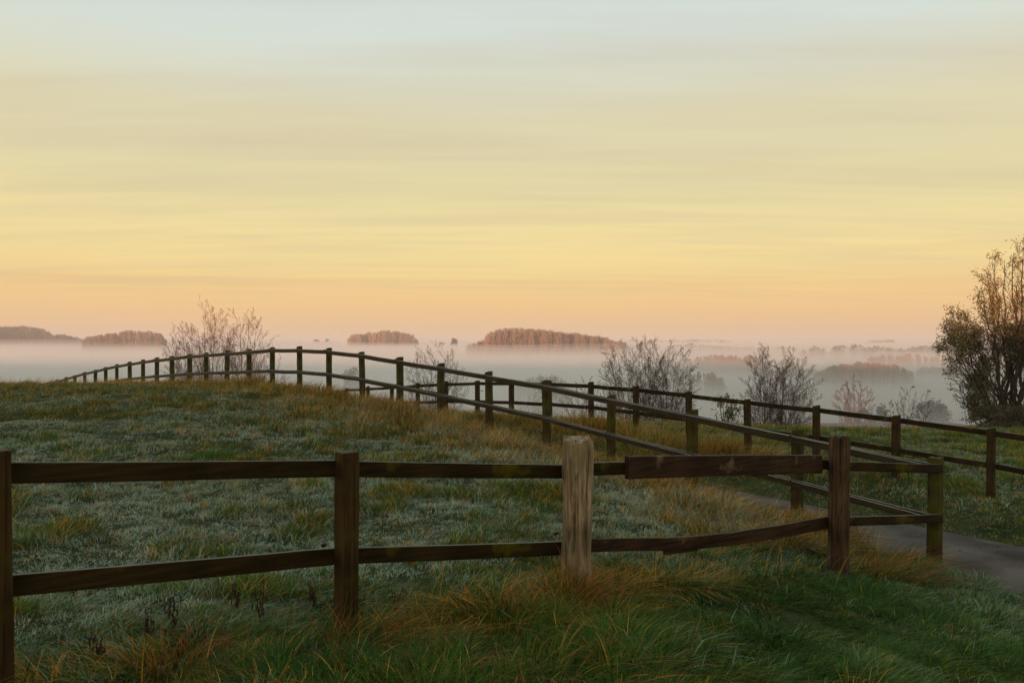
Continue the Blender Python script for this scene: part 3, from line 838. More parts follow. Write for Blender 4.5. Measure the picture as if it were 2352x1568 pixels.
    rad = 0.030 * wmul ** 0.5 + 0.12 * h[kk]
    ra = rng.random(n) * 2 * np.pi; rr = np.sqrt(rng.random(n)) * rad
    bx = X[kk] + np.cos(ra) * rr; by = Y[kk] + np.sin(ra) * rr
    bh = h[kk] * rng.uniform(0.55, 1.35, n) * np.where(cl_g[kk], 1.15, 1.0)
    lx = clx[kk] + np.cos(ra) * 0.35 + rng.normal(0, 0.18, n); ly = cly[kk] + np.sin(ra) * 0.35 + rng.normal(0, 0.18, n)
    base = GREEN[None] * lush[kk, None] + (GREEN * 0.45 + OLIVE * 0.55)[None] * (1 - lush[kk, None])
    yg = sstep(0.4, 0.7, fbm(bx * 0.8, by * 0.8, 99, 2))[:, None] * 0.35
    yg = np.clip(yg + 0.35 * (outer | verge)[kk, None], 0, 0.8)
    base = base * (1 - yg) + YGREEN * yg
    br = rng.random(n) < 0.35
    gc = np.where(br[:, None], BROWN[None], GOLD[None])
    isg = cl_g[kk] ^ (rng.random(n) < np.where(front[kk] & (X[kk] > 1.3), 0.03, 0.10))
    c = np.where(isg[:, None], gc, base) * rng.uniform(0.45, 1.6, (n, 1))
    f = np.where(rng.random(n) < cl_f[kk] * 0.95, rng.uniform(0.45, 0.95, n), cl_f[kk] * 0.10)[:, None]
    f = f * np.where(front[kk] | (ins[kk] > 0.4), 0.55, 1.0)[:, None]
    f = np.where(isg[:, None], f * 0.5, f)
    c1 = c * (1 - f) + FROST * f
    c0 = c * 0.85 * (1 - f * 0.4) + FROST * f * 0.4
    w = (0.0034 + 0.0026 * rng.random(n) + 0.005 * h[kk]) * wmul * np.where(isg, 0.75, 1.0)
    bz = height(bx, by) - 0.012
    o = build_blades(name, bx, by, bz, bh, w, lx, ly, c0, c1, 0.10 + 0.25 * rng.random(n), nseg, M_grass, rng)
    tag(o, label, 'grass', kind='stuff')
    return n

cnt = 0
cnt += scatter_grass('grass', 2.6, 5.5, 6800, 9, 1.15, 4, 1, 'long combed green grass nearest the camera')
cnt += scatter_grass('grass', 5.5, 10.5, 3600, 9, 1.4, 3, 2, 'grass on both sides of the near fence, frosted inside the pasture')
cnt += scatter_grass('grass', 10.5, 19, 1700, 8, 1.6, 3, 3, 'frosty tussocky grass in the middle of the pasture')
cnt += scatter_grass('grass', 19, 46, 880, 7, 2.3, 2, 4, 'olive and golden grass along the brow of the hill')
print('blades', cnt)

def stalks(name, n, pick, hr, seed, label, heads=True):
    """thin bleached flowering stems"""
    rng = np.random.default_rng(seed)
    X, Y = pick(rng, n)
    Z = height(X, Y)
    V = []; Fq = []; C = []; k = 0
    h = rng.uniform(*hr, n)
    lx = rng.normal(0.42, 0.25, n); ly = rng.normal(0.0, 0.25, n)
    o = build_blades(name, X, Y, Z, h, 0.0035 + 0.00018 * Y, lx, ly, np.tile(GOLD * 0.9, (n, 1)), np.tile(GOLD * 1.1, (n, 1)), 0.05 + 0.2 * rng.random(n), 5, M_grass, rng)
    return tag(o, label, 'grass', kind='stuff')
def pick_line(pts, lo, hi, spread, away=0.0):
    def f(rng, n):
        u = rng.uniform(lo, hi, n); i = np.minimum(u.astype(int), len(pts) - 2); t = u - i
        P = np.array([p[:2] for p in pts]); q = P[i] * (1 - t[:, None]) + P[i + 1] * t[:, None]
        return q[:, 0] + rng.normal(away, spread, n), q[:, 1] + rng.normal(0, spread, n)
    return f
stalks('tall_grass', 2600, pick_line(long_all, 1.5, 27, 0.75), (0.30, 0.62), 31, 'thin golden flowering stems along the long fence')
stalks('tall_grass', 900, pick_line(far_tops, 2.2, 9, 0.55), (0.35, 0.75), 32, 'brown reedy stems along the far fence')
stalks('tall_grass', 120, pick_line(near_tops + [corner_top], 0.6, 4.9, 0.16), (0.25, 0.5), 33, 'sparse bleached stems along the near fence')
def crest_pick(rng, n):
    X = rng.uniform(-22, -7, n); Y = rng.uniform(24, 32, n) ; return X, Y
stalks('tall_grass', 1800, crest_pick, (0.22, 0.48), 34, 'wispy grass heads on the left brow of the pasture')

def tussock(loc, n, hgt, rad, cols, seed, label, lean=(0.0, 0.0), name='grass_tussock', w=0.0055, spread=0.9, mess=0.34, cat='tussock', group=None):
    rng = np.random.default_rng(seed)
    a = rng.random(n) * 2 * np.pi; r = np.sqrt(rng.random(n)) * rad
    X = np.cos(a) * r; Y = np.sin(a) * r
    x0, y0 = loc[0], loc[1]
    z0 = float(height(np.array([x0]), np.array([y0]))[0])
    Z = height(X + x0, Y + y0) - z0 - 0.01
    h = hgt * rng.uniform(0.5, 1.25, n)
    lx = np.cos(a) * spread * r / rad + lean[0] + rng.normal(0, mess, n); ly = np.sin(a) * spread * r / rad + lean[1] + rng.normal(0, mess, n)
    ci = rng.integers(0, len(cols), n)
    c = np.array(cols)[ci] * rng.uniform(0.65, 1.3, (n, 1))
    o = build_blades(name, X, Y, Z, h, w * rng.uniform(0.7, 1.3, n), lx, ly, c * 0.85, c, 0.15 + 0.35 * rng.random(n), 5, M_grass, rng)
    o.location = (x0, y0, z0)
    return tag(o, label, cat, group)
DRY = np.array([0.34, 0.15, 0.035]); RUST = np.array([0.26, 0.085, 0.018])
tussock((0.40, 5.66), 520, 0.52, 0.16, [DRY * 1.3, RUST * 1.3, DRY, OLIVE, GREEN], 51, 'orange dry grass tuft at the foot of the weathered grey gate post', lean=(0.25, 0.0), mess=0.45, spread=0.5, name='dry_grass_tuft', cat='grass tuft')
tussock((0.12, 5.2), 420, 0.30, 0.28, [GREEN, DRY, OLIVE], 52, 'green and straw tuft in front of the weathered grey gate post', lean=(0.6, 0.1), name='dry_grass_tuft', cat='grass tuft')
tussock((-0.90, 4.74), 340, 0.42, 0.20, [DRY, OLIVE, RUST, GREEN], 53, 'straw tuft leaning right at the foot of the middle brown post', lean=(0.6, 0), mess=0.5, spread=0.6, name='dry_grass_tuft', cat='grass tuft')
tussock((-1.80, 4.45), 560, 0.30, 0.27, [RUST, DRY, OLIVE, GREEN, BROWN * 0.4], 54, 'brown tuft with withered leaves between the two left posts', lean=(0.3, 0), name='dry_grass_tuft', cat='grass tuft')
tussock((0.3, 4.35), 520, 0.30, 0.36, [GREEN, YGREEN, DRY, OLIVE], 55, 'big shaggy mound of combed grass at bottom centre', lean=(0.7, -0.2), name='dry_grass_tuft', cat='grass tuft')
tussock((-0.35, 4.25), 420, 0.22, 0.34, [DRY, RUST, GREEN], 56, 'reddish flattened tuft at bottom centre, left of the shaggy mound', lean=(0.9, -0.2), name='dry_grass_tuft', cat='grass tuft')
tussock((3.9, 8.35), 520, 0.50, 0.36, [DRY, GREEN, OLIVE, RUST], 57, 'rusty grass tuft between the dark gate post and the corner post', lean=(0.9, 0), name='dry_grass_tuft', cat='grass tuft')
tussock((2.3, 10.6), 700, 0.28, 0.5, [GOLD, GOLD, OLIVE, DRY], 58, 'golden tussock seen under the right end of the wide stained board', lean=(0.5, 0), name='dry_grass_tuft', cat='grass tuft', w=0.007)
tussock((3.25, 9.9), 460, 0.22, 0.45, [GREEN, OLIVE, GOLD], 59, 'green tussock beside the lane, left of the dark gate post', lean=(0.3, 0), name='dry_grass_tuft', cat='grass tuft', w=0.007)
tussock((-4.55, 12.4), 900, 0.20, 0.36, [GREEN, YGREEN, GREEN * 1.3], 60, 'domed bright green tussock just above the top rail at left', lean=(0, 0), w=0.006)

# withered docks: a bent stalk with curled hanging leaves
def weed(loc, hgt, seed, label, nst=3, name='withered_dock', tint=(0.030, 0.012, 0.007)):
    rng = np.random.default_rng(seed)
    z0 = float(height(np.array([loc[0]]), np.array([loc[1]]))[0])
    root = empty(name, (loc[0], loc[1], z0))
    tag(root, label, 'weed', 'withered docks in the grass')
    lv = []; lf = []; off = 0
    for s in range(nst):
        h = hgt * rng.uniform(0.65, 1.1); a = rng.random() * 6.28; l = rng.uniform(0.1, 0.35)
        t = np.linspace(0, 1, 6)
        P = np.stack([np.cos(a) * l * h * t ** 1.5 + rng.normal(0, 0.006, 6), np.sin(a) * l * h * t ** 1.5 + rng.normal(0, 0.006, 6), h * t], -1)
        V, f = tube(P, np.linspace(0.005, 0.0022, 6), 5)
        mesh_obj('stalk', V, [f], M_bark, root, col=np.tile(np.array(tint) * 1.3, (len(V), 1)))
        for j in range(5):
            tt = rng.uniform(0.35, 1.0); p = np.array([np.interp(tt, t, P[:, i]) for i in range(3)])
            b = rng.random() * 6.28; L = rng.uniform(0.035, 0.075); w = rng.uniform(0.003, 0.007)
            q = np.linspace(0, 1, 5)
            lx_ = p[0] + np.cos(b) * L * 0.55 * np.sin(q * 2.2); ly_ = p[1] + np.sin(b) * L * 0.55 * np.sin(q * 2.2); lz_ = p[2] + L * (0.25 * np.sin(q * 3.1) - q ** 1.6)
            ww = w * np.sin(np.pi * (0.12 + 0.85 * q)); tw = b + 1.57 + q * rng.normal(0, 1.6)
            A1 = np.stack([lx_ - np.cos(tw) * ww, ly_ - np.sin(tw) * ww, lz_], -1); A2 = np.stack([lx_ + np.cos(tw) * ww, ly_ + np.sin(tw) * ww, lz_ + 0.004], -1)
            lv += [np.stack([A1, A2], 1).reshape(-1, 3)]
            lf += [np.array([[off + 2 * i, off + 2 * i + 1, off + 2 * i + 3, off + 2 * i + 2] for i in range(4)])]; off += 10
    V = np.vstack(lv)
    mesh_obj('leaves', V, [np.vstack(lf)], M_leaf, root, col=np.tile(np.array(tint), (len(V), 1)) * rng.uniform(0.6, 1.6, (len(V), 1)))
def gpt(x, y):
    """where the ray through a photo position meets the ground"""
    s = (x - CX) / F; k = (y - HY) / F
    D = np.linspace(2.5, 40, 1500)
    zg = height(s * D, D)
    i = np.argmax(-k * D <= zg) 
    return s * D[i], D[i]
for i, (x, y, hh, lab) in enumerate([
        (595, 1440, 0.27, 'dark withered dock under the lower rail, nearest left of the middle brown post'),
        (720, 1400, 0.16, 'short withered dock close beside the middle brown post'),
        (545, 1400, 0.20, 'thin withered dock behind the rusty tuft, left of centre of the left bay'),
        (905, 1425, 0.20, 'withered dock standing alone just right of the middle brown post'),
        (400, 1445, 0.24, 'withered dock beside the brown tuft between the two left posts'),
        (335, 1470, 0.16, 'small withered dock left of the brown tuft'),
        (170, 1390, 0.15, 'small withered dock near the leftmost post'),
        (1165, 1425, 0.12, 'tiny withered dock in the green grass left of the grey gate post'),
        (225, 1520, 0.14, 'crumpled withered dock in the bottom left corner')]):
    gx_, gy_ = gpt(x, y)
    weed((gx_, gy_), hh, 200 + i, lab)
for i, (x, dd, lab) in enumerate([(1967, 20.5, 'taller dead dock stalk in the meadow beyond the far fence'), (1984, 20.3, 'shorter dead dock stalk in the meadow beyond the far fence')]):
    weed(((x - CX) / F * dd, dd), 0.62 - 0.15 * i, 230 + i, lab, nst=2, tint=(0.10, 0.05, 0.045))

# ------------------------------------------------------------------ trees
def seg_mesh(S, k=4):
    """tapered prisms for an array of segments p0 p1 r0 r1"""
    S = np.asarray(S, float)
    p0, p1, r0, r1 = S[:, :3], S[:, 3:6], S[:, 6], S[:, 7]
    T = p1 - p0; T /= np.linalg.norm(T, axis=1)[:, None] + 1e-9
    ref = np.where(np.abs(T[:, 2:3]) > 0.95, np.array([[1.0, 0, 0]]), np.array([[0, 0, 1.0]]))
    A = np.cross(T, ref); A /= np.linalg.norm(A, axis=1)[:, None]; B = np.cross(T, A)
    an = np.linspace(0, 2 * np.pi, k, endpoint=False)
    ring = A[:, None] * np.cos(an)[None, :, None] + B[:, None] * np.sin(an)[None, :, None]
    V = np.concatenate([p0[:, None] + ring * r0[:, None, None], p1[:, None] + ring * r1[:, None, None]], 1)
    b = (np.arange(len(S)) * 2 * k)[:, None]
    i = np.arange(k); j = (i + 1) % k
    q = np.stack([i, j, j + k, i + k], -1)
    return V.reshape(-1, 3), (b[:, :, None] + q[None]).reshape(-1, 4)

def grow(rng, p, d, L, r, lvl, P, segs, tips):
    n = P['n'][lvl]; step = L / n
    pts = [np.array(p, float)]; dirs = []; rr = [r]
    d = np.array(d, float); d /= np.linalg.norm(d)
    for i in range(n):
        d = d + rng.normal(0, P['wander'][lvl], 3) + np.array([0, 0, P['up'][lvl]])
        d /= np.linalg.norm(d)
        pts.append(pts[-1] + d * step); dirs.append(d.copy()); rr.append(max(r * (1 - (i + 1) / n * P['taper']), P['rmin']))
        segs[min(lvl, 2)].append([*pts[-2], *pts[-1], rr[-2], rr[-1]])
    if lvl < P['levels'] - 1:
        nch = P['kids'][lvl]
        for c in range(nch):
            t = P['from'][lvl] + (1 - P['from'][lvl]) * (c + rng.random()) / nch
            f = t * n; i = min(int(f), n - 1)
            q = pts[i] + (pts[i + 1] - pts[i]) * (f - i)
            ax = np.cross(dirs[i], rng.normal(0, 1, 3)); ax /= np.linalg.norm(ax)
            a = P['angle'][lvl] * rng.uniform(0.7, 1.25)
            nd = dirs[i] * math.cos(a) + np.cross(ax, dirs[i]) * math.sin(a)
            grow(rng, q, nd, L * P['ratio'][lvl] * rng.uniform(0.65, 1.15) * (1.05 - P['short'] * t), max(rr[i] * P['rr'], P['rmin']), lvl + 1, P, segs, tips)
    else:
        tips.append((pts[-1], d)); tips.append((pts[len(pts) // 2], d))

BIRCH = dict(levels=4, n=[10, 6, 4, 3], wander=[0.022, 0.035, 0.05, 0.07], up=[0.006, 0.022, 0.012, 0.005], taper=0.88, rmin=0.004,
             kids=[30, 10, 7], ratio=[0.42, 0.40, 0.42], angle=[0.66, 0.62, 0.60], rr=0.42, short=0.66, **{'from': [0.10, 0.15, 0.12]})

def leaves_at(rng, P, size, jitter, cols, slim=1.0):
    n = len(P); P = P + rng.normal(0, jitter, (n, 3))
    a = rng.normal(0, 1, (n, 3)); a /= np.linalg.norm(a, axis=1)[:, None]
    b = np.cross(a, rng.normal(0, 1, (n, 3))); b /= np.linalg.norm(b, axis=1)[:, None]
    s = size * rng.uniform(0.6, 1.4, (n, 1))
    V = np.stack([P - a * s, P + b * s * 0.4 * slim, P + a * s, P - b * s * 0.4 * slim], 1).reshape(-1, 3)
    f = np.arange(n * 4).reshape(-1, 4)
    c = np.array(cols)[rng.integers(0, len(cols), n)] * rng.uniform(0.6, 1.35, (n, 1))
    return V, f, np.repeat(c, 4, 0)

def bez(p0, p1, p2, n):
    t = np.linspace(0, 1, n + 1)[:, None]
    return (1 - t) ** 2 * p0 + 2 * t * (1 - t) * p1 + t * t * p2
def limb(rng, pts, r0, rmin, segs, lvl=0):
    n = len(pts) - 1
    rr = np.maximum(r0 * (1 - 0.9 * np.linspace(0, 1, n + 1) ** 0.8), rmin)
    for k in range(n): segs[lvl].append([*pts[k], *pts[k + 1], rr[k], rr[k + 1]])
    return rr
def sprout(rng, pts, rr, kids, lens, angs, start, segs, tips, rmin, lvl=1, curve=0.25, lift=0.0, n=4):
    """side branches in turn along a path; kids, lens and angs list one value per level"""
    L = np.linalg.norm(np.diff(pts, axis=0), axis=1).sum(); m = len(pts) - 1
    for c in range(kids[0]):
        t = start + (0.98 - start) * (c + rng.random()) / kids[0]
        f = t * m; i = min(int(f), m - 1); q = pts[i] + (pts[i + 1] - pts[i]) * (f - i)
        d = pts[i + 1] - pts[i]; d = d / np.linalg.norm(d)
        ax = np.cross(d, rng.normal(0, 1, 3)); ax /= np.linalg.norm(ax)
        a = angs[0] * rng.uniform(0.65, 1.25)
        nd = d * math.cos(a) + np.cross(ax, d) * math.sin(a); nd[2] += lift; nd /= np.linalg.norm(nd)
        l = L * lens[0] * rng.uniform(0.6, 1.2) * (1.0 - 0.60 * t)
        e = q + nd * l; mid = q + nd * l * 0.5 + (d - nd) * l * curve * rng.uniform(-0.6, 0.3) + rng.normal(0, 0.02 * l, 3)
        P = bez(q, mid, e, n)
        r2 = limb(rng, P, max(rr[i] * 0.45, rmin), rmin, segs, 1 if lvl == 1 else 2)
        if len(kids) > 1: sprout(rng, P, r2, kids[1:], lens[1:], angs[1:], 0.15, segs, tips, rmin, lvl + 1, curve, lift * 0.5, max(2, n - 1))
        else: tips.append((e, nd))
    tips.append((pts[-1], pts[-1] - pts[-2]))
def bare_tree(name, xb, D, aims, label, seed, cat='tree', group=None, leaf=14, rk=1.0, barkc=(0.060, 0.042, 0.030), rmin=0.0039, kids=(18, 9, 5), lens=(0.36, 0.46, 0.48), dz=0.8,
              leafc=((0.35, 0.12, 0.03), (0.28, 0.14, 0.04)), low=0.12, crook=0.03):
    rng = np.random.default_rng(seed)
    X = (xb - CX) / F * D
    zg = float(height(np.array([X]), np.array([D]))[0]) - 0.2
    root = empty(name, (X, D, zg)); tag(root, label, cat, group)
    segs = [[], [], []]; tips = []
    for k, (ax, ay) in enumerate(aims):
        dd = D + rng.uniform(-dz, dz)
        e = np.array([(ax - CX) / F * dd - X, dd - D, -(ay - HY) / F * dd - zg])
        e = e * np.array([0.95, 1, 0.965]); H = e[2]
        s0 = np.array([e[0] * 0.05 + rng.normal(0, 0.05), e[1] * 0.05 + rng.normal(0, 0.05), H * rng.uniform(0, low)])
        mid = np.array([e[0] * 0.32, e[1] * 0.32, H * 0.50])
        P = bez(s0, mid, e, 10); P[1:-1] += rng.normal(0, crook * H * 0.10, (9, 3)) * np.array([1, 1, 0.3])
        rr = limb(rng, P, 0.0058 * H * rk * rng.uniform(0.7, 1.2), rmin, segs)
        sprout(rng, P, rr, kids, lens, (0.62, 0.62, 0.6), 0.22, segs, tips, rmin, lift=0.12)
    # the short butt the limbs spring from
    Hm = max(-(a[1] - HY) / F * D - zg for a in aims)
    segs[0].append([0, 0, -0.1, 0, 0, Hm * low, 0.016 * Hm * rk, 0.011 * Hm * rk])
    bc = np.array(barkc)
    V, f = seg_mesh(segs[0], 6); mesh_obj('trunk', V, [f], M_bark, root, col=np.tile(bc, (len(V), 1)), smooth=True)
    V, f = seg_mesh(segs[1] + segs[2], 3); mesh_obj('crown', V, [f], M_bark, root, col=np.tile(bc * np.array([1.55, 0.95, 0.85]), (len(V), 1)))
    if leaf:
        T = np.array([t[0] for t in tips]); order = np.argsort(-T[:, 2] + rng.normal(0, Hm * 0.12, len(T)))[:leaf * 3]
        V, f, c = leaves_at(rng, T[rng.permutation(order)[:leaf]], 0.05 * max(1, D / 45), 0.02, leafc)
        mesh_obj('leaves', V, [f], M_leaf, root, col=c)
    return root

YG = 'young bare trees below the brow of the hill'
bare_tree('bare_tree', 480, 47, [(452, 742), (468, 724), (483, 709), (497, 716), (512, 738), (527, 760), (440, 765), (532, 795)], 'tallest bare tree at left, pale trunk behind the long fence, tip above the mist', 301, leaf=26, group=YG, barkc=(0.11, 0.068, 0.040), kids=(17, 9, 5))
bare_tree('bare_tree', 440, 48, [(388, 778), (400, 762), (420, 750), (441, 744), (388, 812), (462, 775), (392, 850), (412, 800)], 'lower bare tree at the left edge of the left clump', 302, leaf=6, group=YG, barkc=(0.090, 0.058, 0.042), kids=(16, 9, 5))
bare_tree('bare_tree', 560, 47, [(523, 768), (534, 745), (552, 726), (572, 722), (590, 735), (603, 750), (601, 788), (518, 805), (604, 825), (540, 785)], 'bare tree with a few orange leaves at its top, right of the tallest left tree', 303, leaf=60, group=YG, barkc=(0.095, 0.058, 0.040), kids=(16, 9, 5))
bare_tree('bare_tree', 615, 44, [(583, 826), (600, 810), (624, 806), (643, 822), (650, 850), (588, 862)], 'small dark bare shrub behind the crest of the long fence', 304, leaf=8, group=YG, kids=(9, 6, 3))
bare_tree('bare_tree', 1003, 44, [(940, 836), (953, 818), (975, 810), (1000, 804), (1025, 807), (1045, 817), (1058, 836), (1063, 866), (935, 870), (987, 822), (1020, 830)], 'twiggy bare tree seen through the rails of both fences left of centre', 305, leaf=14, group=YG, kids=(15, 8, 5))
bare_tree('bare_shrub', 1350, 40, [(1292, 920), (1300, 893), (1320, 876), (1345, 867), (1370, 873), (1392, 890), (1402, 925), (1288, 945), (1335, 885), (1360, 895)], 'dense dark bare shrub low behind the far fence, right of centre', 306, leaf=0, group=YG, cat='shrub', kids=(14, 8, 4), lens=(0.34, 0.42, 0.45))
bare_tree('bare_tree', 1452, 42, [(1386, 830), (1396, 808), (1415, 797), (1438, 790), (1455, 806), (1386, 868), (1462, 835), (1405, 840)], 'left of the three bare trees beside each other right of centre', 307, leaf=12, group=YG)
bare_tree('bare_tree', 1490, 43, [(1465, 806), (1478, 789), (1494, 782), (1510, 796), (1520, 815), (1460, 845), (1525, 855), (1490, 810)], 'middle and densest of the three bare trees right of centre', 308, leaf=16, group=YG, barkc=(0.05, 0.036, 0.026), kids=(19, 9, 5))
bare_tree('bare_tree', 1530, 42, [(1515, 806), (1533, 798), (1556, 799), (1576, 812), (1590, 838), (1596, 866), (1506, 830), (1588, 895), (1560, 830)], 'right and widest of the three bare trees right of centre', 309, leaf=14, group=YG)
bare_tree('bare_tree', 1758, 41, [(1757, 789), (1741, 812), (1727, 832), (1714, 862), (1774, 817), (1707, 902), (1750, 800), (1786, 852)], 'slim pointed bare tree behind the far fence, left one of the right hand pair', 310, leaf=12, group=YG, low=0.3)
bare_tree('bare_tree', 1792, 41, [(1790, 820), (1806, 804), (1826, 813), (1845, 825), (1861, 843), (1871, 872), (1878, 905), (1800, 830), (1876, 935), (1780, 868), (1838, 860)], 'broad fan shaped bare tree, right one of the right hand pair', 311, leaf=10, group=YG)
bare_tree('bare_tree', 2082, 36, [(2054, 918), (2064, 903), (2078, 891), (2091, 888), (2102, 908), (2099, 935)], 'small bare sapling above the top rail near the big right tree', 312, leaf=14, group=YG, rk=0.8, kids=(8, 5, 3))
bare_tree('bare_tree', 2118, 36, [(2106, 928), (2115, 910), (2128, 898), (2137, 912), (2139, 935)], 'smallest sapling with last yellow leaves, next to the big right tree', 313, leaf=26, group=YG, rk=0.7, kids=(7, 4, 2), leafc=((0.30, 0.20, 0.05), (0.25, 0.16, 0.05)))
bare_tree('bare_tree', 2046, 36, [(2032, 938), (2044, 918), (2055, 934), (2060, 960)], 'thin low shrub left of the small saplings', 314, leaf=40, group=YG, rk=0.7, kids=(7, 4, 2), leafc=((0.08, 0.08, 0.03), (0.12, 0.09, 0.03)))
bare_tree('bare_tree', 1962, 118, [(1917, 903), (1926, 890), (1945, 880), (1961, 870), (1980, 882), (1998, 895), (2006, 918), (1920, 930), (1950, 900), (1978, 905)], 'pinkish misted tree standing lower in the valley above the far fence', 315, leaf=80, group='trees down in the mist', barkc=(0.26, 0.13, 0.09), rmin=0.018, kids=(12, 7, 4))

def leafy(name, x, ytop, D, W, label, seed, n, cols, cat='bush', group=None, size=0.05, H=None, stems=6, slim=1.0, dens=1.0):
    """bush or round tree: stems with a shell and body of leaf faces in clumps"""
    rng = np.random.default_rng(seed)
    X = (x - CX) / F * D; zt = -(ytop - HY) / F * D
    zg = float(height(np.array([X]), np.array([D]))[0]) - 0.1
    Ht = zt - zg; w = W / F * D / 2
    root = empty(name, (X, D, zg)); tag(root, label, cat, group)
    S = []
    nc = 26
    C = []
    for i in range(nc):
        a = rng.random() * 6.28; u = rng.random() ** 0.6; zf = rng.uniform(0.18, 0.88)
        rr = w * 0.80 * math.sqrt(max(0.05, 1 - (2 * zf - 0.85) ** 2)) * u
        C.append([math.cos(a) * rr, math.sin(a) * rr, Ht * zf, w * rng.uniform(0.18, 0.36)])
    C = np.array(C)
    for i in range(nc):
        b = np.array([rng.normal(0, w * 0.08), rng.normal(0, w * 0.08), 0]); e = C[i, :3]
        pp = [b * (1 - t) + e * t + np.array([0, 0, -Ht * 0.06 * math.sin(t * 3.14)]) + rng.normal(0, w * 0.02, 3) for t in np.linspace(0, 1, 5)]
        rad = np.linspace(0.03, 0.008, 5) * max(1, Ht / 4)
        for k in range(4): S.append([*pp[k], *pp[k + 1], rad[k], rad[k + 1]])
    V, f = seg_mesh(S, 5); mesh_obj('trunk', V, [f], M_bark, root, col=np.tile(np.array((0.045, 0.035, 0.028)), (len(V), 1)))
    ci = rng.integers(0, nc, n)
    dv = rng.normal(0, 1, (n, 3)); dv /= np.linalg.norm(dv, axis=1)[:, None]
    P = C[ci, :3] + dv * (C[ci, 3] * rng.random(n) ** 0.45)[:, None] * np.array([1, 1, Ht / (2 * w) * 0.9])
    P[:, 2] = np.clip(P[:, 2], 0.02, Ht)
    V, f, c = leaves_at(rng, P, size, w * 0.03, cols, slim)
    mesh_obj('crown', V, [f], M_leaf, root, col=c)
    return root
leafy('leafy_bush', 1662, 895, 33, 92, 'green leafy bush behind the far fence between the bare trees', 401, 900, [(0.10, 0.12, 0.03), (0.13, 0.13, 0.04), (0.07, 0.08, 0.025)], size=0.065)
leafy('bramble', 1072, 938, 19.3, 34, 'dark bramble spray hanging by the long fence left of centre', 402, 130, [(0.03, 0.04, 0.015)], size=0.035, cat='bramble')
leafy('bramble', 1102, 948, 19.0, 22, 'smaller bramble spray next to a long fence post', 403, 80, [(0.035, 0.045, 0.015)], size=0.035, cat='bramble')
leafy('round_bush', 2005, 918, 125, 84, 'rounded grey green bush sunk in the mist beyond the far fence', 404, 2600, [(0.09, 0.09, 0.05), (0.07, 0.075, 0.045)], group='bushes down in the mist', size=0.22)
leafy('round_bush', 2145, 917, 135, 110, 'blue grey bush in the mist left of the big right tree', 405, 3000, [(0.06, 0.075, 0.06), (0.07, 0.08, 0.06)], group='bushes down in the mist', size=0.24)
leafy('round_bush', 806, 843, 190, 70, 'pale pink bush top barely showing through the mist left of centre', 406, 2200, [(0.20, 0.12, 0.10)], group='bushes down in the mist', size=0.28)
leafy('round_bush', 1265, 862, 140, 120, 'faint olive bush almost lost in the mist behind the crossing fences', 407, 2200, [(0.13, 0.12, 0.07)], group='bushes down in the mist', size=0.24)
leafy('round_tree', 1044, 776, 900, 24, 'single dark round tree between the two reddish groves', 408, 1600, [(0.05, 0.05, 0.04)], cat='tree', size=0.8)
leafy('round_tree', 1016, 783, 880, 24, 'low pinkish tree just left of the single dark round tree', 409, 1300, [(0.16, 0.10, 0.08)], cat='tree', size=0.8)
leafy('round_tree', 1470, 786, 700, 26, 'small blue grey tree top behind the three bare trees', 410, 1500, [(0.07, 0.08, 0.07)], cat='tree', size=0.7)
leafy('round_tree', 1492, 779, 1000, 20, 'distant pale tree crown above the middle bare tree', 411, 1200, [(0.18, 0.12, 0.10)], cat='tree', size=0.9)
leafy('round_tree', 727, 778, 1500, 28, 'left of the two tiny dark tree humps on the horizon left of centre', 412, 1000, [(0.06, 0.06, 0.06)], cat='tree', size=1.2)
leafy('round_tree', 752, 777, 1500, 24, 'right of the two tiny dark tree humps on the horizon left of centre', 413, 1000, [(0.09, 0.07, 0.06)], cat='tree', size=1.2)
leafy('cone_tree', 1590, 784, 950, 12, 'slender pink spire of a tree on the misty plain', 414, 900, [(0.25, 0.12, 0.09)], cat='tree', size=0.7)
leafy('cone_tree', 1648, 793, 850, 12, 'tiny dark cone shaped tree on the misty plain', 415, 800, [(0.06, 0.07, 0.06)], cat='tree', size=0.6)

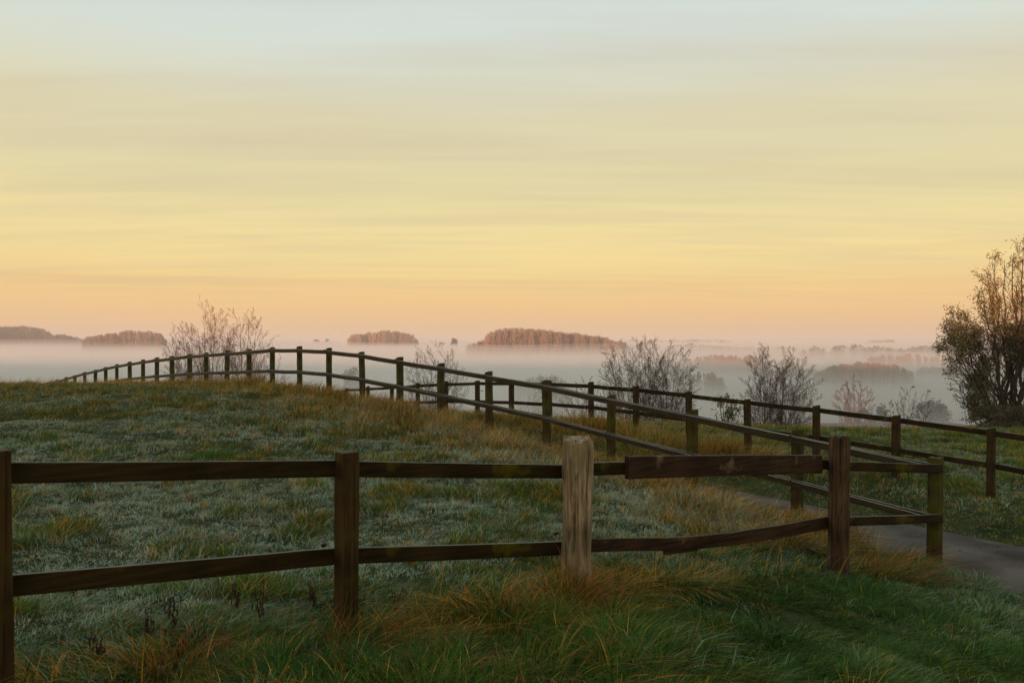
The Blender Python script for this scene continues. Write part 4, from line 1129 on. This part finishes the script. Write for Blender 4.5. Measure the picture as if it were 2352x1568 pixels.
# the big willow at the right edge
def willow():
    rng = np.random.default_rng(77)
    D = 31.0; X = (2322 - CX) / F * D
    zg = float(height(np.array([X]), np.array([D]))[0]) - 0.15
    root = empty('willow_tree', (X, D, zg))
    tag(root, 'big many stemmed willow at the right edge, top leaves tinted rust for autumn and low sun', 'tree')
    segs = [[], [], []]; tips = []
    # every limb reaches for its own place in the crown
    aims = [(2172, 752), (2186, 730), (2200, 726), (2224, 742), (2170, 800), (2174, 838), (2178, 880), (2205, 800), (2188, 915), (2176, 780), (2210, 760), (2232, 800), (2240, 770), (2252, 655), (2264, 622), (2284, 604), (2306, 598), (2328, 580), (2350, 570), (2372, 556), (2398, 562),
            (2430, 590), (2458, 640), (2478, 700), (2496, 765), (2300, 690), (2340, 655), (2272, 730), (2388, 640), (2430, 700), (2210, 900), (2255, 820), (2360, 740), (2420, 800), (2225, 860)]
    for ax, ay in aims:
        dd = D + rng.uniform(-1.7, 1.7)
        e = np.array([(ax - CX) / F * dd - X, dd - D, -(ay - HY) / F * dd - zg])
        s0 = np.array([rng.normal(0, 0.25), rng.normal(0, 0.25), 0.0])
        mid = np.array([e[0] * 0.50, e[1] * 0.5, e[2] * 0.42])
        P = bez(s0, mid, e, 12); P[1:-1] += rng.normal(0, 0.05, (11, 3))
        rr = limb(rng, P, 0.0125 * np.linalg.norm(e), 0.006, segs)
        sprout(rng, P, rr, (14, 7, 4), (0.26, 0.46, 0.46), (0.6, 0.6, 0.6), 0.32, segs, tips, 0.0048, lift=0.1)
    bc = np.array((0.055, 0.036, 0.022))
    V, f = seg_mesh(segs[0], 7); mesh_obj('trunk', V, [f], M_bark, root, col=np.tile(bc, (len(V), 1)), smooth=True)
    V, f = seg_mesh(segs[1] + segs[2], 3); mesh_obj('branches', V, [f], M_bark, root, col=np.tile(bc, (len(V), 1)))
    T = np.array([t[0] for t in tips])
    keep = fbm(T[:, 0] * 1.2 + 9, T[:, 2] * 1.2 + T[:, 1] * 0.7, 120, 2) + rng.normal(0, 0.05, len(T))
    T = T[keep > 0.45]
    Q = np.repeat(T, 4, 0)
    V, f, _c = leaves_at(rng, Q, 0.050, 0.11, [(1, 1, 1)], 0.85)
    n = len(Q)
    olive = np.array([(0.16, 0.145, 0.045), (0.21, 0.17, 0.055), (0.11, 0.10, 0.04)])[rng.integers(0, 3, n)]
    rust = np.array([(0.50, 0.23, 0.045), (0.38, 0.19, 0.045), (0.22, 0.14, 0.045)])[rng.integers(0, 3, n)]
    zt = Q[:, 2] + zg
    m = (sstep(-0.2, 2.6, zt + 0.45 * (Q[:, 0] + 0.5)) * 0.85 > rng.random(n))[:, None]  # upper leaves turn rusty: autumn colour plus low sunlight painted into the tint
    c = np.where(m, rust, olive) * rng.uniform(0.5, 1.4, (n, 1))
    mesh_obj('crown', V, [f], M_leaf, root, col=np.repeat(c, 4, 0))
    print('willow leaves', n)
willow()
leafy('willow_bush', 2285, 925, 30, 130, 'dark tangled bush at the foot of the big right tree', 421, 1700, [(0.10, 0.085, 0.045), (0.13, 0.10, 0.05), (0.07, 0.065, 0.035)], size=0.055, slim=0.8)
leafy('willow_bush', 2385, 860, 30.5, 180, 'dark bush at the right edge below the rusty crown', 422, 3600, [(0.10, 0.085, 0.045), (0.13, 0.10, 0.05), (0.07, 0.065, 0.035)], size=0.055, slim=0.8)
leafy('hedge_shrub', 2345, 930, 29, 190, 'low dark shrub in front of the big tree trunk at the right edge', 423, 2200, [(0.10, 0.085, 0.045), (0.13, 0.10, 0.05), (0.07, 0.065, 0.035)], size=0.05, slim=0.8)

# woods on the plain: many upright trees read as one mass
def wood(label, prof, D, depth, ntree, cols, seed, crown='poplar', slivers=240, name='wood', wmul=1.0):
    rng = np.random.default_rng(seed)
    xs = np.array([p[0] for p in prof], float); ys = np.array([p[1] for p in prof], float)
    V = []; C = []; Q = []
    x0 = (xs.mean() - CX) / F * D
    ntree = int(ntree * 1.8)
    for t in range(ntree):
        px = rng.uniform(xs[0], xs[-1]); dd = D + rng.uniform(0, depth)
        edge_ = 1 - min(1, 8 * min(px - xs[0], xs[-1] - px) / (xs[-1] - xs[0]))
        sc_ = (900 / D) ** 0.5
        py = np.interp(px, xs, ys) + sc_ * 5.0 * (float(vnoise(px / (9 * sc_), 0.5, seed)) - 0.35) + sc_ * 3.0 * (float(vnoise(px / (3.2 * sc_), 3.5, seed)) - 0.4) + abs(rng.normal(0, 1.0)) * (900 / D) * 1.8 + edge_ * rng.uniform(0, 9) * 500 / D
        X = (px - CX) / F * dd; zt = -(py - HY) / F * dd
        zg = -16.5; H = zt - zg
        tone = np.array(cols[rng.integers(0, len(cols))]) * rng.uniform(0.88, 1.12)
        n = slivers
        u = rng.random(n)
        if crown == 'poplar':
            rad = (H * 0.060 + 0.45) * np.sin(np.pi * np.clip(u * 0.86 + 0.12, 0, 1)) ** 0.7
            Ln = H * rng.uniform(0.05, 0.13, n); up = rng.uniform(1.5, 4, n)
        else:
            rad = H * 0.32 * np.sqrt(np.clip(1 - (2 * u - 0.9) ** 2, 0.02, 1)); Ln = H * rng.uniform(0.05, 0.10, n); up = rng.uniform(0.3, 2, n)
        a = rng.random(n) * 6.28; r = rad * np.sqrt(rng.random(n))
        P = np.stack([X + np.cos(a) * r, dd + np.sin(a) * r, zg + H * (0.10 + 0.86 * u)], -1)
        dv = np.stack([np.cos(a), np.sin(a), up], -1); dv /= np.linalg.norm(dv, axis=1)[:, None]
        b = rng.random(n) * 6.28; sd = np.stack([np.cos(b), np.sin(b), np.zeros(n)], -1)
        wd = (D / 2300 * rng.uniform(0.4, 1.2, n) * wmul)[:, None]
        tip = P + dv * Ln[:, None]; tip[:, 2] = np.minimum(tip[:, 2], zt + 0.3)
        V.append(np.stack([P - sd * wd, P + sd * wd, tip], 1).reshape(-1, 3))
        C.append(np.repeat(tone[None] * rng.uniform(0.85, 1.15, (n, 1)), 3, 0))
        tr = np.array([[X, dd, zg, X, dd, zg + H * 0.9, 0.022 * H, 0.006 * H]])
        v, f = seg_mesh(tr, 3)
        # trunk as extra triangles
        tv = v[np.array([[0, 1, 4], [0, 4, 3], [1, 2, 5], [1, 5, 4], [2, 0, 3], [2, 3, 5]])].reshape(-1, 3)
        V.append(tv); C.append(np.tile(np.array([[0.16, 0.11, 0.085]]), (len(tv), 1)))
    V = np.vstack(V); C = np.vstack(C)
    V = V - np.array([x0, D, -16.5])
    o = mesh_obj(name, V, [np.arange(len(V)).reshape(-1, 3)], M_leaf, None, col=C, loc=(x0, D, -16.5))
    tag(o, label, 'wood', 'woods rising out of the mist', kind='stuff')
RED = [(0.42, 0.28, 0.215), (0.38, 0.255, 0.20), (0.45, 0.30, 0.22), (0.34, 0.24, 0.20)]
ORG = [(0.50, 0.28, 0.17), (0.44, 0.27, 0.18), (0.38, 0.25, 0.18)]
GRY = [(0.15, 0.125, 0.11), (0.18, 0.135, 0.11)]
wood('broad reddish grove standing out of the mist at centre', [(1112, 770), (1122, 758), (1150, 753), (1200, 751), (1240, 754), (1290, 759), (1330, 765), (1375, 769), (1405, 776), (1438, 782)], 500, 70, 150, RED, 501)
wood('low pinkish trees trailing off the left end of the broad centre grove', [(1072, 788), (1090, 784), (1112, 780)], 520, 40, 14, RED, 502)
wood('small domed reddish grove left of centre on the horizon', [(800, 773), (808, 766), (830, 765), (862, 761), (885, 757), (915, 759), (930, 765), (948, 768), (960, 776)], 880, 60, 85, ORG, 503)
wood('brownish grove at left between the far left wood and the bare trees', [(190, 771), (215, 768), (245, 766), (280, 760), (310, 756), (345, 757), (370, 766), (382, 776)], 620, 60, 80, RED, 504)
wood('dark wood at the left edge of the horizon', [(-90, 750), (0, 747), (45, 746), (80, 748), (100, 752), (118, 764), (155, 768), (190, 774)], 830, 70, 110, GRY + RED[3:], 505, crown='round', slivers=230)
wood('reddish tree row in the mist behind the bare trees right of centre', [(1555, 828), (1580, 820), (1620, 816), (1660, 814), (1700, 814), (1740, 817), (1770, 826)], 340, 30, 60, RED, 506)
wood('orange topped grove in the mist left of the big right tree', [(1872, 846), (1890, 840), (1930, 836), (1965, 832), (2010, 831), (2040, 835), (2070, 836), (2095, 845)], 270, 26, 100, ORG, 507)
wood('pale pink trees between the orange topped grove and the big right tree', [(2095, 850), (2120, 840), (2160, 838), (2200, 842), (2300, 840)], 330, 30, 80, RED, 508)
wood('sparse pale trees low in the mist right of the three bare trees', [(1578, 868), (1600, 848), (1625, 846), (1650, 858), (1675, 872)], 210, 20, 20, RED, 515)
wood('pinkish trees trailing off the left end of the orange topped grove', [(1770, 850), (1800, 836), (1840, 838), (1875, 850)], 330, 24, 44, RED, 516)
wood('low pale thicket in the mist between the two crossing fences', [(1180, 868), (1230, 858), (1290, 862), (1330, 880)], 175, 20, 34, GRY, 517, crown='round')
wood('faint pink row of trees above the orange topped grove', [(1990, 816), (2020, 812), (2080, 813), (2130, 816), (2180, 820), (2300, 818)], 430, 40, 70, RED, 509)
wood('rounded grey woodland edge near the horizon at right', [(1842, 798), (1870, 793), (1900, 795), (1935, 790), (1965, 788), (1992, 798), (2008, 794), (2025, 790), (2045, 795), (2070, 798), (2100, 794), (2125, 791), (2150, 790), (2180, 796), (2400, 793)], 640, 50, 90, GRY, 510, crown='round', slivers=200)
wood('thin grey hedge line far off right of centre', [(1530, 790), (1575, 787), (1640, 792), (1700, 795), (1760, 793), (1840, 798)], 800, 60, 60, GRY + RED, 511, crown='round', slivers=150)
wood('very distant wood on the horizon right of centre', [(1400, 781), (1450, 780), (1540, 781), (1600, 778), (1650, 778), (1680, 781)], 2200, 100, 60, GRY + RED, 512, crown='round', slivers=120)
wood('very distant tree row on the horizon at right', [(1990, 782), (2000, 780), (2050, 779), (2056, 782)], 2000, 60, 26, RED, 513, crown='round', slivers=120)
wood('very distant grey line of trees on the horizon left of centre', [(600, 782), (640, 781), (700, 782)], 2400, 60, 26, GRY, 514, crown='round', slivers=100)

# ------------------------------------------------------------------ birds
def bird(x, y, D, span, label, seed, roll):
    root = empty('bird', at(x, y, D)); tag(root, label, 'bird', 'birds over the mist')
    t = np.linspace(0, 1, 7)
    pts = np.stack([(t - 0.5) * span * 0.45, np.zeros(7), 0.02 * np.sin(t * 3)], -1)
    V, f = tube(pts, span * np.array([0.006, 0.035, 0.05, 0.052, 0.04, 0.022, 0.03]), 8)
    mesh_obj('body', V, [f], M_black, root)
    for s in (-1, 1):
        y_ = np.linspace(0, 1, 6); zc = span * 0.5 * (0.30 * np.sin(y_ * 2.2) - 0.02); ch = span * 0.15 * (1 - 0.75 * y_)
        top = np.stack([ch * 0.6 - 0.05 * span * y_, s * y_ * span * 0.5, zc], -1); bot = np.stack([-ch * 0.5 - 0.10 * span * y_, s * y_ * span * 0.5, zc - 0.003], -1)
        V = np.stack([top, bot], 1).reshape(-1, 3); f = np.array([[2 * i, 2 * i + 1, 2 * i + 3, 2 * i + 2] for i in range(5)])
        mesh_obj('wing', V, [f], M_black, root)
    root.rotation_euler = (roll, 0.1, 0.9 + seed)
bird(1107, 898, 60, 0.55, 'small dark bird flying low over the mist behind the crossing fences', 0, 0.2)
bird(118, 816, 90, 0.45, 'tiny dark bird over the white mist at far left', 1.2, -0.3)

# ------------------------------------------------------------------ mist and haze
def volume_mat(name, color, density, aniso=0.0):
    m, t, N, L = new_mat(name)
    o = N('ShaderNodeOutputMaterial'); v = N('ShaderNodeVolumePrincipled')
    v.inputs['Color'].default_value = (*color, 1); v.inputs['Density'].default_value = density
    v.inputs['Anisotropy'].default_value = aniso
    L(v.outputs[0], o.inputs['Volume'])
    return m
def bank(name, x0, x1, y0, y1, zb, zt, amp, scl, mat, seed, label, right=0.0, rise=0.0):
    """closed body of mist whose upper side rolls gently"""
    xs = np.array(sorted(set(list(np.linspace(x0, x1, 50)) + list(np.linspace(-260, 300, 90)))))
    ys = np.array(sorted(set(list(np.geomspace(y0, y1, 150)))))
    A, B = np.meshgrid(xs, ys, indexing='ij')
    T = zt + amp * 2 * (fbm(A * scl, B * scl, seed, 4) - 0.5)
    # the mist thins out towards the right on the near half of the plain
    T = T - right * sstep(0.08, 0.40, A / B) * (1 - 0.6 * sstep(600, 1800, B))
    # and piles up a little far off on the left
    T = T + rise * sstep(450, 900, B) * (1 - sstep(-0.42, -0.15, A / B))
    n, m_ = A.shape
    top = np.stack([A, B, T], -1).reshape(-1, 3); bot = np.stack([A, B, np.full_like(A, zb)], -1).reshape(-1, 3)
    i = np.arange(n * m_).reshape(n, m_); k = n * m_
    ft = np.stack([i[:-1, :-1], i[1:, :-1], i[1:, 1:], i[:-1, 1:]], -1).reshape(-1, 4)
    fb = ft[:, ::-1] + k
    def wall(a): return np.stack([a[:-1], a[:-1] + k, a[1:] + k, a[1:]], -1)
    w = np.vstack([wall(i[:, 0]), wall(i[-1, :]), wall(i[::-1, -1]), wall(i[0, ::-1])])
    o = mesh_obj(name, np.vstack([top, bot]), [ft, fb, w], mat)
    return tag(o, label, 'mist', kind='stuff')
MIST_C = (1.0, 0.985, 0.978)
for k_, (zt_, den_, right_, rise_, amp_, lab_) in enumerate([
        (-2.0, 0.0013, 2.2, 4.2, 1.3, 'faintest veil of mist, highest of the layers in the valley'),
        (-3.9, 0.0024, 3.2, 2.5, 1.4, 'second veil of mist from the top, in the valley'),
        (-5.7, 0.0021, 3.9, 1.0, 1.6, 'pale middle layer of the valley mist'),
        (-7.8, 0.0040, 3.9, 0.4, 1.6, 'white layer of mist just above the thickest one'),
        (-9.6, 0.0100, 4.0, 0.0, 1.5, 'thickest white mist filling the bottom of the valley')]):
    bank('mist', -3310 + 4 * k_, 3310 - 4 * k_, 42 + 2 * k_, 5510 - 4 * k_, -18.0 - 0.15 * k_, zt_, amp_, 0.009 - 0.0008 * k_,
         volume_mat('valley mist', MIST_C, den_), 130 + 7 * k_, lab_, right=right_, rise=rise_)

V = np.array([(x, y, z) for x in (-3500, 3500) for y in (-155, 5700) for z in (-19.5, 21)], float)
fq = np.array([[0, 1, 3, 2], [4, 6, 7, 5], [0, 4, 5, 1], [2, 3, 7, 6], [0, 2, 6, 4], [1, 5, 7, 3]])
hz = mesh_obj('haze', V, [fq], volume_mat('morning haze', (0.99, 0.965, 0.94), 0.00045))
tag(hz, 'thin even morning haze in the air over the whole scene', 'haze', kind='stuff')
